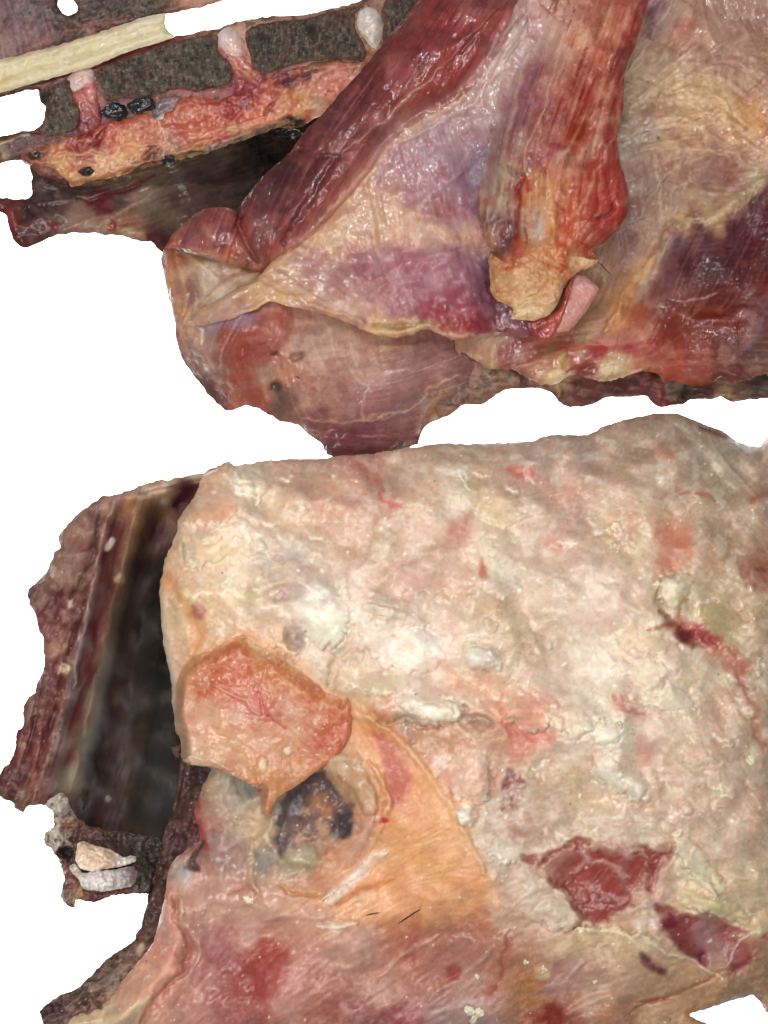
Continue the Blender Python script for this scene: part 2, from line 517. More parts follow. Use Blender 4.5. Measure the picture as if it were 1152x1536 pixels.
        c = tolin(np.clip(s.col, 0, 1)).reshape(-1, 3)[used] * KALB
        C = np.concatenate([c, np.clip(s.wet.ravel()[used], 0, 1)[:, None]], 1)
        C = np.concatenate([C, C[nbv]])
        at = me.attributes.new('Col', 'FLOAT_COLOR', 'POINT')
        at.data.foreach_set('color', C.astype(np.float32).ravel())
        me.materials.append(M[mat])
        o = bpy.data.objects.new(name, me); COL.objects.link(o)
        o.parent = parent
        if label: o['label'] = label
        return o

# ------------------------------------------------------------------ white surround
me = bpy.data.meshes.new('backdrop')
me.from_pydata([(-2, -2.4, -2.0), (2, -2.4, -2.0), (2, 2.4, -2.0), (-2, 2.4, -2.0)], [], [(0, 1, 2, 3)])
me.materials.append(M['white'])
o = bpy.data.objects.new('backdrop', me); COL.objects.link(o); o['kind'] = 'structure'
# ================================================================== upper carcass half
A = thing('carcass_half', 'skinned dark red carcass half with split backbone and folded shank, above the fat-covered one', 'meat')

# ---- chest cavity lining behind the backbone
c = Sheet([(44,250),(60,245),(130,262),(250,235),(350,200),(470,150),(520,170),(480,260),(420,340),(300,390),(245,378),(226,363),(201,361),(180,353),(156,353),(139,349),(94,351),(80,354),(59,366),(35,372),(19,358),(9,326),(0,318),(-12,318),(-12,296),(10,297),(38,299),(47,293),(47,267)], jag=1.5, jscale=12, seed=3)
c.hpts([(20,330,-45),(60,340,-50),(60,280,-60),(120,340,-52),(130,290,-66),(200,345,-60),(200,290,-75),(280,330,-84),(280,270,-92),(350,260,-125),(420,220,-160),(400,280,-140),(350,320,-110),(470,180,-150)])
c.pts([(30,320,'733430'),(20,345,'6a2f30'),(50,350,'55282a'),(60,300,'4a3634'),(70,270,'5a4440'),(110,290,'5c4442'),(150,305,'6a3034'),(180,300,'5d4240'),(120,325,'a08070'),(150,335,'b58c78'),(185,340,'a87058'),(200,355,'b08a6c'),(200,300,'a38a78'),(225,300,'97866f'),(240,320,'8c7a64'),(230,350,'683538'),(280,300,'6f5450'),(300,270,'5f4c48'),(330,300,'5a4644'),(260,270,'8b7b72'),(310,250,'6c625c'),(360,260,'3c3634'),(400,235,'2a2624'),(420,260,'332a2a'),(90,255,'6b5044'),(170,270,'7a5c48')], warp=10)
c.fibre([(60,300,20),(150,310,-12),(250,280,-20),(350,250,-18),(60,340,60)], 40, 3, 0.5, light='b59a88', dark='3a2426', op=0.18)
c.line([(140,348),(170,325),(210,300),(260,268)], 3, 'c2a78c', 0.6, 1.5)
c.line([(95,345),(130,330),(180,318),(205,300)], 4, 'bb907c', 0.7, 1.5)
c.line([(110,300),(150,296),(190,285),(235,262)], 5, '6a2028', 0.6, -2)
c.line([(55,305),(100,300),(160,290)], 2.5, '8c7466', 0.5, 1)
c.line([(120,275),(200,262),(300,236)], 3, '9a7c54', 0.7, 1.5)
c.line([(160,285),(230,262),(330,232)], 2, '83694c', 0.6, 1)
c.blob(35,322,14,12,0,'2e2628',0.8,-3); c.blob(20,325,12,18,20,'a4524a',0.6,1); c.blob(80,338,12,6,-30,'8c2c30',0.7)
c.blob(165,338,8,7,0,'a03c30',0.8,1.5); c.blob(190,350,12,8,0,'cdb08c',0.7,1.5)
c.blob(335,287,26,12,10,None,h=2.5,wet=1); c.blob(300,285,30,14,10,None,h=1.5,wet=1)
c.billow(26, 1.6, octv=2); c.bumps(9, 0.4); c.mottle(20, '8f7666', 0.2, 0.35); c.col *= (0.86 - 0.12 * sstep(180, 260, c.X) - 0.3 * sstep(330, 420, c.X) * sstep(310, 250, c.Y))[..., None]; c.wet += 0.35  # lining darkened toward the leg muscle: its shade put into the colour
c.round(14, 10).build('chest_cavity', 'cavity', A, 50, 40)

# ---- split backbone: fascia under the vertebrae
bk = Sheet([(-12,150),(21,141),(35,137),(57,135),(61,153),(68,161),(64,181),(56,193),(38,196),(21,200),(-12,210),(-12,247),(7,243),(31,240),(60,262),(110,277),(200,256),(300,232),(400,198),(480,165),(560,120),(640,20),(650,-12),(560,-12),(536,3),(508,10),(480,17),(446,24),(415,24),(390,26),(359,31),(328,42),(300,47),(262,55),(200,72),(130,94),(60,118),(-12,140)], jag=1.6, jscale=8, seed=5)
bk.hpts([(0,225,-30),(100,130,-22),(100,250,-34),(250,90,-20),(250,230,-34),(400,60,-18),(400,180,-34),(550,40,-18),(520,140,-34)])
bk.pts([(30,148,'6b443c'),(100,115,'6a4038'),(200,78,'7c4038'),(262,60,'8f4a42'),(300,50,'9a6a58'),(360,35,'a98470'),(420,28,'9c7866'),(500,15,'a27a68'),(550,5,'8a6250'),(130,150,'94564e'),(120,190,'6e3434'),(90,205,'6c3a32'),(20,220,'54302c'),(0,230,'7a6a58'),(60,235,'703a30'),(340,90,'a8675a'),(360,130,'8c4444'),(555,60,'8f7058'),(540,95,'9c6a54'),(200,250,'7a5a40'),(300,228,'8c6c4c'),(400,190,'8a6a4a')], warp=8)
bk.line([(0,137),(60,120),(140,100),(200,78),(262,58)], 3, '6e2c28', 0.8, -1.5)
bk.line([(0,216),(20,206),(45,200)], 3, 'c9b48c', 0.8, 1.5)
bk.line([(0,226),(8,240)], 3, 'b89a74', 0.7, 1)
bk.bumps(9, 1.2, 4); bk.mottle(9, '3e2a24', 0.5, 0.3); bk.wet += 0.1
bk.round(10, 8); BK = bk.build('backbone', 'cut', A, 40, 30)

BONE = [(0,0,'4a4038')]
def bone(poly, seed, extra=()):
    b = Sheet(poly, 1.5, jag=1.4, jscale=7, z=3.6, follow=bk, seed=seed)
    b.h = b.h * 0.5 + np.median(b.h[b.sd > 0]) * 0.5
    b.col[:] = hexc('4d4238')
    b.mottle(60, '3a322b', 0.6, 0.1); b.mottle(4, '241d19', 0.75, 0.35, 0.15, h=-0.9); b.mottle(5, '7d705f', 0.6, 0.42, 0.15, h=0.2); b.mottle(25, '5a3d32', 0.5, 0.3)
    b.fibre([(100,150,75),(300,100,80),(500,60,85)], 5, 2, 0.2, light='85786a', dark='2a221d', op=0.35)
    b.put(sstep(7, 0, b.sd), '76493d', 0.5)
    for e in extra: b.blob(*e)
    b.bumps(40, 1.0); b.wet[:] = 0.35
    b.specks(14, 'b3a48e', 0.8, 1.4, 0.2, 0.6)
    b.round(5, 2.5).build('vertebra', 'bone', BK, 6, 8)
bone([(62,136),(90,124),(113,116),(108,130),(110,150),(120,170),(114,193),(84,204),(52,198),(58,192),(66,181),(70,161),(63,153)], 11, [(66,148,8,8,0,'1f1a18',0.8,-1)])
bone([(143,106),(200,82),(262,62),(325,52),(326,75),(343,92),(350,113),(338,128),(300,136),(262,133),(235,142),(190,147),(160,150),(152,130)], 12)
bone([(370,44),(400,34),(450,29),(510,15),(547,7),(534,22),(534,45),(548,66),(545,90),(500,90),(455,93),(400,110),(380,102),(374,80),(368,60)], 13, [(465,42,9,8,0,'201a18',0.8,-1),(398,55,7,6,0,'241d1a',0.7,-1)])
bone([(572,18),(582,-2),(640,-12),(632,12),(600,48),(574,72),(576,40)], 14)

# discs between the vertebrae
def disc(cap, stem, seed, ctone, stone):
    t = Sheet(stem, 1.5, jag=1, jscale=8, z=2.6, follow=bk, seed=seed)
    t.pts(stone, warp=4); t.line([stem[0], stem[len(stem)//2]], 5, None, h=2)
    t.bumps(8, 0.9); t.mottle(6, '6f2d30', 0.4, 0.35); t.wet[:] = 0.7
    t.round(8, 3).build('disc_stem', 'muscle', BK, 5, 8)
    d = Sheet(cap, 1.2, jag=0.5, jscale=8, z=5, follow=t, seed=seed + 1)
    d.pts(ctone, warp=3); d.bumps(12, 0.4); d.wet[:] = 0.9
    d.round(14, 7).build('intervertebral_disc', 'cart', BK, 8, 12)
disc([(101,118),(110,108),(125,101),(137,102),(141,112),(140,124),(128,130),(112,137),(103,133)],
     [(112,128),(140,118),(146,130),(147,148),(152,165),(152,185),(140,205),(118,203),(115,185),(118,168),(108,148)], 21,
     [(108,125,'d2aaa2'),(125,106,'d9bdb4'),(135,110,'cdb8b0'),(115,130,'e6cfc6'),(130,122,'d49a92')],
     [(120,145,'b7665e'),(135,140,'c27a70'),(140,160,'a35a55'),(130,190,'7b3436'),(145,190,'8a4442'),(110,145,'a85c54')])
disc([(326,52),(335,43),(345,40),(356,46),(365,62),(369,80),(360,88),(348,84),(334,76),(325,66)],
     [(334,74),(362,80),(370,90),(385,105),(400,118),(392,135),(370,142),(350,140),(352,120),(348,105),(338,92)], 23,
     [(335,58,'d6c2bc'),(350,52,'c9b0ac'),(345,75,'d8b0a4'),(362,75,'c89a90')],
     [(350,95,'c47c68'),(372,110,'bd7560'),(365,128,'8c3c40'),(385,125,'a3544c'),(345,85,'d2a08c')])
disc([(535,30),(540,17),(550,10),(562,13),(571,25),(574,42),(571,60),(564,72),(556,70),(548,58),(538,46)],
     [(536,40),(548,58),(560,68),(572,60),(575,75),(560,85),(548,80),(540,62)], 25,
     [(548,22,'d3ccc6'),(560,30,'c9bab4'),(565,55,'ddd0c8'),(545,45,'c4aca2')],
     [(545,60,'a08264'),(560,80,'a87c5c')])

# ---- spinal cord strip
sc_ = Sheet([(-12,94),(30,83),(69,69),(139,51),(194,33),(222,24),(248,20),(248,35),(252,46),(262,55),(240,63),(194,77),(139,100),(97,112),(52,124),(-12,141)], 1.5, jag=0.8, jscale=9, z=-14, seed=31)
sc_.pts([(10,95,'cdbf9c'),(60,80,'c9b492'),(130,58,'d2c09a'),(200,38,'dccfb2'),(235,30,'dccdae'),(10,112,'c3a765'),(60,98,'c8b078'),(130,76,'cbb682'),(200,55,'d2c49a'),(245,48,'d4c69c'),(10,128,'cdbb8a'),(70,110,'cbbd92'),(140,90,'d0c299'),(220,62,'d6c9a4')], warp=4)
sc_.line([(-10,118),(60,97),(140,73),(200,55),(248,44)], 8, 'c6b07a', 0.5, -1.5, taper=False, warp=2)
sc_.line([(-10,104),(60,86),(140,64),(200,46),(246,33)], 2, 'a8905c', 0.5, -0.8, taper=False)
sc_.line([(0,96),(70,74),(140,56),(215,30)], 4, 'b58a72', 0.5, 0.5)
sc_.fibre([(100,90,-18)], 30, 2, 0.2, light='efe6cc', dark='b09a64', op=0.18)
sc_.specks(40, '5a4a34', 0.8, 1.5, -0.2, 0.6, box=(60,80,130,110)); sc_.specks(40, 'f2ead2', 1, 2.4, 0.3, 0.7)
sc_.col += 0.35 * (hexc('dfd5bb') - sc_.col); sc_.va = 0.5; sc_.bumps(14, 0.8); sc_.mottle(30, 'dccfaa', 0.4, 0.2); sc_.wet[:] = 0.6
sc_.round(12, 3).build('spinal_cord', 'fat', BK, 14, 14)

# ---- spinous processes and back meat in the corner
sp = Sheet([(-12,-12),(84,-12),(87,8),(93,18),(101,23),(110,20),(117,12),(120,-12),(342,-12),(333,2),(318,6),(300,12),(285,13),(270,17),(250,21),(222,26),(194,35),(139,54),(69,72),(-12,98)], jag=1.4, jscale=8, seed=33)
sp.hpts([(0,0,-8),(0,90,-20),(80,30,-10),(150,20,-14),(300,0,-14),(200,30,-20)])
sp.pts([(10,20,'6e4c50'),(30,50,'7d5c60'),(10,75,'84645c'),(50,10,'4c3c3c'),(60,40,'6a4a4c'),(75,15,'45332f'),(60,65,'7a5248'),(90,45,'5a3c36'),(110,35,'4a362e'),(140,15,'453a30'),(180,10,'3c332b'),(220,5,'4a3d30'),(130,45,'8a6252'),(180,35,'7a5446'),(150,38,'5c332c'),(250,14,'7c5242'),(300,5,'b08068'),(330,0,'b5846c'),(240,3,'573c30')], warp=8)
sp.mottle(4, '241c18', 0.55, 0.3, 0.15, h=-0.7, mask=sstep(70,100,sp.X)*sstep(260,230,sp.X)); sp.mottle(5, '8a7866', 0.4, 0.4, 0.15)
sp.mottle(26, '8d6c70', 0.5, 0.2, mask=sstep(80,50,sp.X)); sp.line([(60,62),(100,48),(180,32)], 3, '8a3c34', 0.6)
sp.fibre([(20,40,75),(150,20,-12)], 14, 2, 0.3, light='a0807c', dark='362626', op=0.35)
sp.bumps(12, 1.0); sp.billow(30, 2.0); sp.wet[:] = 0.4
sp.round(8, 7).build('spinous_process', 'cut', BK, 25, 20)

# ---- fat and vessels along the underside of the backbone
ft = Sheet([(30,232),(60,220),(85,214),(100,206),(125,204),(150,186),(185,180),(215,170),(238,172),(268,152),(290,144),(330,150),(350,142),(380,132),(410,115),(440,102),(480,93),(520,92),(548,95),(550,112),(500,165),(470,178),(455,190),(430,192),(410,186),(395,190),(370,203),(330,218),(305,232),(270,234),(240,246),(212,252),(180,264),(140,272),(108,281),(98,268),(75,252),(40,248)], 1.5, jag=2.2, jscale=12, z=4, follow=bk, seed=35)
ft.pts([(40,238,'8a5a48'),(70,232,'97604c'),(85,238,'cfa070'),(95,250,'d2a878'),(120,225,'8c4038'),(140,210,'85302c'),(150,200,'96342e'),(165,200,'c07058'),(185,210,'cc8a66'),(130,240,'c99a78'),(155,238,'d6a87c'),(180,235,'dcb083'),(200,228,'d9a87a'),(150,262,'cfa878'),(120,270,'c39a6c'),(200,245,'b08058'),(220,240,'6b3c2e'),(215,200,'c67e64'),(245,210,'b9826a'),(260,215,'a07862'),(290,225,'b58a68'),(280,180,'c06c50'),(310,160,'c4745a'),(330,190,'c2694e'),(300,200,'bd7058'),(265,180,'b56a54'),(350,165,'9c3c38'),(365,150,'8f3a3c'),(375,180,'cc7a5c'),(390,165,'ca7658'),(360,195,'c9a078'),(410,140,'b06050'),(430,150,'d29a68'),(450,160,'d8a470'),(470,155,'d6ae88'),(480,165,'dcbc98'),(430,125,'7c4444'),(450,115,'94544a'),(490,130,'cf8a74'),(510,115,'cd8a7a'),(470,100,'a3745c'),(540,100,'b58468'),(420,172,'cf9468')], warp=7)
ft.line([(425,127),(450,118),(478,106)], 4, '5c3844', 0.9, -1.5); ft.line([(270,150),(330,155),(352,146)], 3, '8f4034', 0.6, -1)
ft.line([(160,188),(152,205),(140,220),(128,225)], 5, '7a1c1c', 0.8, -2); ft.line([(350,148),(345,175),(335,200)], 3, '9a3a30', 0.5, -1)
ft.line([(235,170),(240,190),(255,225)], 1.5, 'dcb898', 0.7, 0.6); ft.line([(305,200),(345,192),(392,180)], 2.5, 'd8b48c', 0.6, 0.6)
ft.line([(170,225),(190,218),(235,216)], 2, 'e2bf90', 0.7, 1); ft.line([(80,236),(95,226),(120,232),(140,226),(160,232)], 4, 'd9b080', 0.7, 2)
ft.line([(260,232),(320,206),(365,182),(400,178)], 2, 'd6b484', 0.6, 1)
ft.line([(395,172),(405,160),(412,152)], 3, '7c3a34', 0.7, -2); ft.blob(476,162,10,6,-30,'e6ccae',0.8,2)
ft.billow(28, 2.6, octv=2); ft.cells(16, 0.7, 0.2, ('dcae84','c87c60','e0bc90','b8604c'), 0.8, 1.0, 1.6, -20, 0.8); ft.bumps(8, 0.6); ft.bumps(40, 2); ft.col *= 0.95; ft.blob(290,236,17,9,-25,'1d1a1a',0.85,-3); ft.blob(440,184,17,8,-15,'20100e',0.9,-3); ft.blob(52,233,12,6,0,'2a1c1c',0.8,-2); ft.line([(200,252),(260,240),(320,224),(400,196),(470,182)], 7, '6a4630', 0.7, -3, warp=5); ft.line([(205,246),(262,233),(318,214),(372,198)], 2.5, 'c8a070', 0.6, 1, warp=5); ft.mottle(7, 'e0b48a', 0.35, 0.35); ft.mottle(14, 'a5483c', 0.35, 0.35); ft.wet[:] = 0.65  # dark blobs paint a matte shadow and dark holes into the fat colour
ft.col *= np.array([1.0, 0.93, 0.93]); ft.punch(1.2, 1.05, 0.97); ft.wet += 0.2; ft.round(9, 5); FT = ft.build('fat_band', 'fat', BK, 6, 8)

def small(poly, pts, mat, name, parent, follow, z=1.5, R=8, dep=4, seed=1, r=1.2, wet=0.9, bump=0.6, T=5, jag=0.8, label=None, extra=None):
    q = Sheet(poly, r, jag=jag, jscale=7, z=z + dep * 0.5, follow=follow, seed=seed)
    q.pts(pts, warp=3); q.bumps(7, bump); q.wet[:] = wet
    if extra: extra(q)
    return q.round(R, dep).build(name, mat, parent, T, R, label)
BLK = lambda x, y: [(x, y, '1d1c21'), (x + 8, y + 3, '141316'), (x - 6, y - 4, '2b2a32')]
small([(149,168),(160,157),(175,152),(188,159),(191,172),(180,181),(165,178),(155,174)], BLK(170,166), 'clot', 'blood_clot', BK, ft, 4.5, 9, 4, 41, bump=1.3, jag=1.5)
small([(190,156),(205,148),(222,144),(231,151),(232,162),(215,169),(200,169)], BLK(212,156), 'clot', 'blood_clot', BK, ft, 4.0, 9, 4, 42, bump=1.3, jag=1.5)
small([(242,240),(247,234),(256,232),(263,238),(261,246),(252,251),(245,248)], BLK(253,242), 'clot', 'blood_clot', BK, ft, 2.0, 7, 3, 43, jag=1.5, bump=1.5)
small([(116,257),(124,250),(135,250),(141,257),(133,264),(122,262)], BLK(128,257), 'clot', 'blood_clot', BK, ft, 2.0, 7, 3, 45, jag=1.5, bump=1.5)
small([(226,166),(238,152),(256,145),(271,147),(260,164),(248,170),(244,178),(236,181),(230,176)], [(240,158,'6c5c66'),(258,152,'8a6c70'),(240,175,'d8c8c0'),(230,170,'5a4c58')], 'muscle', 'membrane', BK, ft, 2.0, 6, 2, 48, T=2)

# ---- rib ends hanging below the chest wall
rb = Sheet([(640,560),(700,520),(1164,520),(1164,592),(1125,600),(1113,601),(1099,604),(1082,595),(1069,598),(1034,600),(1025,606),(1010,609),(995,611),(980,606),(969,595),(930,596),(904,598),(886,608),(866,610),(847,609),(834,597),(821,586),(795,582),(770,583),(756,586),(739,597),(721,608),(697,607),(660,628)], jag=1.2, jscale=9, seed=51)
rb.hpts([(700,590,-30),(900,550,-22),(900,605,-45),(1100,550,-22),(1100,600,-45),(760,560,-25)])
rb.pts([(710,595,'7c5c4a'),(760,578,'805c4a'),(740,560,'94705c'),(800,572,'82604c'),(840,590,'5c3c30'),(870,590,'5f2f2c'),(920,585,'5a2e2b'),(970,585,'642f2c'),(1000,600,'7c3a32'),(1030,590,'4a3a30'),(1015,580,'6e6450'),(1060,585,'5b332c'),(1090,590,'a58a68'),(1110,585,'6a5040'),(1140,580,'4c3a30'),(840,575,'c2a67c')], warp=6)
rb.fibre([(900,590,5)], 20, 3, 0.4, light='8c5c50', dark='38201c', op=0.4); rb.bumps(18, 2.5); rb.mottle(14, '3a201c', 0.5, 0.3)
rb.line([(835,572),(838,595)], 4, 'b89c74', 0.6, 2); rb.line([(985,572),(990,600)], 5, '9a4438', 0.6, 2); rb.line([(1030,575),(1028,600)], 5, '3a2a22', 0.6, -3)
rb.round(12, 12).build('rib', 'cut', A, 40, 26)

# ---- chest wall at the right
cw = Sheet([(690,-12),(1164,-12),(1164,556),(1150,560),(1125,568),(1100,576),(1082,566),(1065,575),(1040,579),(1015,572),(995,571),(985,561),(960,558),(935,566),(912,572),(896,572),(870,561),(850,566),(836,575),(815,578),(795,568),(770,556),(752,552),(738,556),(722,546),(700,530),(680,500)], jag=2.0, jscale=9, seed=53)
cw.hpts([(700,100,-20),(720,560,-14),(800,540,-6),(900,300,-10),(950,100,-12),(990,20,-2),(1050,150,0),(1150,50,-4),(1150,250,4),(1000,300,-4),(960,400,-10),(1080,400,10),(1150,450,4),(950,500,2),(1050,540,-2),(1150,545,-8),(880,560,-10)])
cw.pts([(985,15,'a88a8c'),(975,45,'bfa49c'),(1010,20,'b0907e'),(1030,50,'b58a74'),(1080,30,'ae8c7c'),(1140,40,'a28070'),(1000,80,'b59a82'),(975,105,'bfa88a'),(1060,90,'b3927e'),(1110,100,'b08e7a'),(1145,120,'a8826e'),(1000,130,'cbb288'),(1040,140,'c9ae84'),(970,150,'b79e84'),(1080,160,'cbae84'),(1120,170,'caa374'),(1145,185,'cf9c68'),(1000,180,'c3a680'),(1050,190,'c9a880'),(1110,205,'cba376'),(1145,220,'c69c74'),(960,200,'a89488'),(945,230,'b3a08c'),(950,270,'a98e80'),(1000,220,'b49478'),(1030,240,'9a7666'),(1080,230,'a88a74'),(1060,260,'936a5e'),(1100,250,'94695c'),(1010,270,'a08070'),(960,310,'a4877a'),(1000,320,'a9907c'),(940,350,'9c7c72'),(960,370,'a68a78'),(905,390,'b3917a'),(920,420,'a88468'),(1050,300,'a88c74'),(1090,300,'b59a76'),(1130,270,'b8a584'),(1080,325,'b8a078'),(1020,330,'bfa47c'),(1000,350,'a89684'),(1010,370,'6a4a50'),(1050,360,'643c42'),(1040,400,'52262a'),(1070,400,'4e2024'),(1100,340,'52242c'),(1090,370,'54262c'),(1140,300,'521f2a'),(1145,340,'561c28'),(1120,400,'561e22'),(1080,440,'6a2e2a'),(1140,430,'6e2c24'),(1000,420,'704a4e'),(990,450,'784640'),(965,410,'bf9a70'),(940,440,'c19264'),(925,480,'bc8052'),(950,490,'a85e44'),(1000,490,'823a2e'),(1060,490,'7c3428'),(1120,490,'742c24'),(1145,470,'7a5054'),(900,480,'b39070'),(880,510,'a98a68'),(850,520,'a86650'),(800,530,'96584c'),(770,540,'8a5048'),(900,525,'9c4640'),(940,520,'a24240'),(980,530,'95402e'),(1040,540,'8c4030'),(1100,530,'6c3c38'),(1140,540,'6e4c44'),(720,540,'a88a70'),(735,560,'b0966e'),(740,520,'a88c6e'),(830,545,'b88a5c'),(835,565,'d0b688'),(915,555,'c8b088'),(930,545,'b89e78'),(870,550,'9a5244'),(960,548,'a86a4c'),(1010,545,'a4503c')], warp=10)
msk_top = cw.m_poly([(930,90),(1164,60),(1164,260),(1080,250),(950,240)], 30, 10)
cw.fibre([(1000,60,120),(1100,60,60),(1000,150,20),(1100,180,-30),(1050,260,10),(960,280,80),(1100,400,-60),(1000,420,-70),(960,440,-70),(1080,520,5),(900,530,-5),(1150,380,-65)], 36, 3, 0.35, light='dcc6a4', dark='7a5040', op=0.18)
cw.fibre([(1000,60,-40),(1100,180,40),(1050,260,-20)], 26, 3, 0.7, light='e6d4ae', op=0.4, mask=msk_top)
mus = cw.m_poly([(1005,345),(1020,338),(1060,345),(1090,322),(1130,285),(1164,262),(1164,470),(1120,460),(1060,470),(1000,455),(975,440),(985,390)], 10, 8)
cw.fibre([(1050,420,-5),(1150,360,-10),(1000,400,-15)], 30, 2, 0.25, light='8c5c5a', dark='401a1e', op=0.16, mask=mus)
cw.fibre([(1050,420,88)], 16, 2, 0.1, light='8c5c58', op=0.14, mask=mus)
cw.put(mus, None, h=5)
cw.line([(1000,345),(1050,330),(1100,305),(1150,265)], 9, 'c4b08a', 0.6, 3, warp=8)
cw.line([(900,500),(925,470),(955,420),(985,380),(1005,345)], 9, 'cda574', 0.6, 3, warp=6)
cw.line([(985,395),(1000,370),(1008,350)], 6, 'b3aaa0', 0.6, 1.5)
cw.line([(955,455),(965,430),(985,400)], 6, 'b9b4ac', 0.5, 1)
cw.line([(1000,450),(1030,452),(1060,448),(1078,440)], 1.6, 'c9a49c', 0.7, 0.8)
cw.line([(830,530),(880,520),(930,518),(985,510)], 4, 'a83c40', 0.6, 1); cw.line([(740,560),(800,545),(850,522),(900,515)], 6, 'bb8066', 0.5, 1.5)
cw.line([(720,510),(716,540),(722,575)], 6, 'bfa07c', 0.4, 1); cw.line([(738,515),(736,545),(744,560)], 5, 'bfa482', 0.45, 1.5)
cw.line([(850,562),(838,545),(850,530)], 5, 'd6c294', 0.7, 2); cw.blob(838,563,16,11,-30,'dcc79a',0.85,2.5); cw.blob(915,552,22,14,-10,'cbb58c',0.8,2.5)
cw.line([(848,560),(870,552),(895,545)],3,'7c3430',0.7,-1.5); cw.blob(882,553,14,8,0,'86403a',0.8,-1)
cw.line([(895,570),(920,572),(945,562),(965,558)], 4, 'd9c49a', 0.8, 2, warp=6)
cw.blob(1130,500,22,14,-60,'8d7476',0.6,1); cw.line([(1100,540),(1130,510),(1152,470)],7,'80646a',0.5,1)
cw.line([(960,225),(1000,215),(1040,220),(1090,232),(1130,235)], 4, 'd2b68c', 0.6, 1.8, warp=8)
cw.line([(955,330),(975,290),(1000,260),(1030,235)], 4, 'c9b094', 0.6, 1.6, warp=6)
cw.line([(940,105),(965,75),(990,35),(1008,0)], 4, 'e0d0c2', 0.7, 2); cw.line([(975,60),(985,30),(992,0)], 12, 'a48488', 0.6, 4)
cw.line([(985,150),(1030,130),(1075,145),(1100,165)], 6, 'd9c294', 0.6, 2, warp=10); cw.line([(1030,175),(1080,170),(1120,185)], 5, 'd6b07c', 0.6, 1.5, warp=10)
cw.blob(1130,180,25,16,20,'cf9560',0.6,1.5); cw.blob(1030,40,14,7,-40,'b5624c',0.4)
cw.blob(1060,262,40,22,-5,'8c6058',0.5,-3); cw.blob(1000,300,28,26,0,'a58a7e',0.4,-3); cw.blob(935,380,20,30,20,'98786e',0.5,-4)
cw.blob(985,208,2,2,0,'2a1c18',0.9)
dk = sstep(60,0,cw.Y-500)
cw.bumps(70, 4, 2); cw.billow(40, 3.5, mask=msk_top*0.9+0.1, octv=2); cw.billow(15, 0.9, mask=msk_top*0.8+0.1, octv=2); cw.bumps(9, 0.25, 2)
cw.mottle(28, 'cbb394', 0.3, 0.3, mask=1-mus); cw.mottle(18, '8c5a4a', 0.25, 0.3); cw.mottle(8, 'e2caa0', 0.25, 0.4, h=0.4, mask=msk_top)
cw.wet[:] = 0.7; cw.wet -= 0.4*mus; cw.patchy(0.2, 1.0, 60); cw.strands([(1000,60,-40),(1100,60,60),(1100,180,40),(1050,260,-20),(960,280,80)], 30, 2, 'ecdcc0', 0.3, 1.3, 0.35, (1 - mus) * sstep(420, 330, cw.Y)); cw.strands([(1000,60,30),(1100,180,-40),(1050,260,20),(950,480,-70),(1100,520,0)], 24, 2, '7c4436', 0.3, 1.4, -0.2); cw.va = 0.8; cw.col *= np.array([1.01, 0.95, 0.94]); cw.punch(1.15, 1.0, 0.95)
cw.round(12, 10); CW = cw.build('chest_wall', 'muscle', A, 60, 50)

# ---- rounded muscle and its left face
rm = Sheet([(246,372),(242,385),(244,400),(252,443),(261,474),(265,508),(274,539),(302,578),(322,602),(337,615),(346,616),(368,609),(385,612),(402,621),(420,632),(446,638),(467,656),(482,664),(490,682),(524,690),(567,684),(600,676),(626,666),(631,654),(639,638),(667,625),(690,610),(702,598),(714,585),(724,560),(720,530),(705,505),(640,470),(500,430),(430,380),(340,340),(278,345),(258,360)], jag=1.2, jscale=10, seed=61)
rm.hpts([(250,400,-26),(300,400,-8),(280,500,-20),(340,470,-4),(360,540,-4),(310,580,-26),(400,600,-12),(420,500,2),(450,450,0),(520,520,12),(600,560,16),(560,600,10),(680,560,6),(520,650,-10),(600,650,-8),(650,620,-12),(700,590,-14),(600,480,4)])
rm.pts([(255,385,'a85a48'),(250,420,'b0785c'),(258,450,'b08262'),(268,385,'a06a54'),(290,385,'b99a80'),(275,410,'c4a27e'),(285,440,'744644'),(280,425,'8a6256'),(310,410,'b3a088'),(330,430,'b7a690'),(345,400,'baa084'),(370,420,'b09a84'),(390,415,'a88a70'),(300,455,'b69e80'),(275,475,'a88460'),(290,490,'c9ab80'),(270,510,'9a7460'),(300,490,'a88c7c'),(315,490,'9a8286'),(345,480,'97727e'),(365,478,'9c7680'),(320,520,'a8897a'),(340,510,'9a4c40'),(380,495,'a45a4a'),(410,480,'a8644e'),(360,530,'8f4236'),(385,520,'a0564a'),(430,490,'a88068'),(290,530,'a08674'),(280,545,'8c6a5e'),(310,560,'8f7064'),(320,585,'775048'),(300,570,'7c5a54'),(340,555,'98604e'),(350,580,'8e4a3c'),(370,600,'93503e'),(395,590,'99523f'),(395,560,'a08a70'),(420,545,'b08068'),(430,560,'b88468'),(410,600,'6c5648'),(440,600,'846258'),(445,580,'9a7466'),(470,540,'b3917e'),(455,510,'ad9080'),(480,490,'b59c84'),(520,480,'b7a088'),(520,520,'b5957e'),(560,520,'b6957a'),(600,520,'a98874'),(640,510,'98766a'),(680,530,'97706a'),(700,550,'93706a'),(600,560,'9f7a70'),(560,560,'ae887a'),(500,560,'a98272'),(650,570,'966c66'),(690,570,'907068'),(460,600,'a67e6c'),(500,600,'a37a6c'),(560,600,'9a7068'),(620,600,'8f645e'),(440,630,'7c544c'),(480,640,'7d5250'),(520,660,'6a3e40'),(560,640,'7c5054'),(600,630,'7a5258'),(640,610,'948078'),(600,660,'744646'),(540,675,'643a38'),(660,615,'8a6c4c'),(690,600,'85705a'),(640,625,'7a5448')], warp=9)
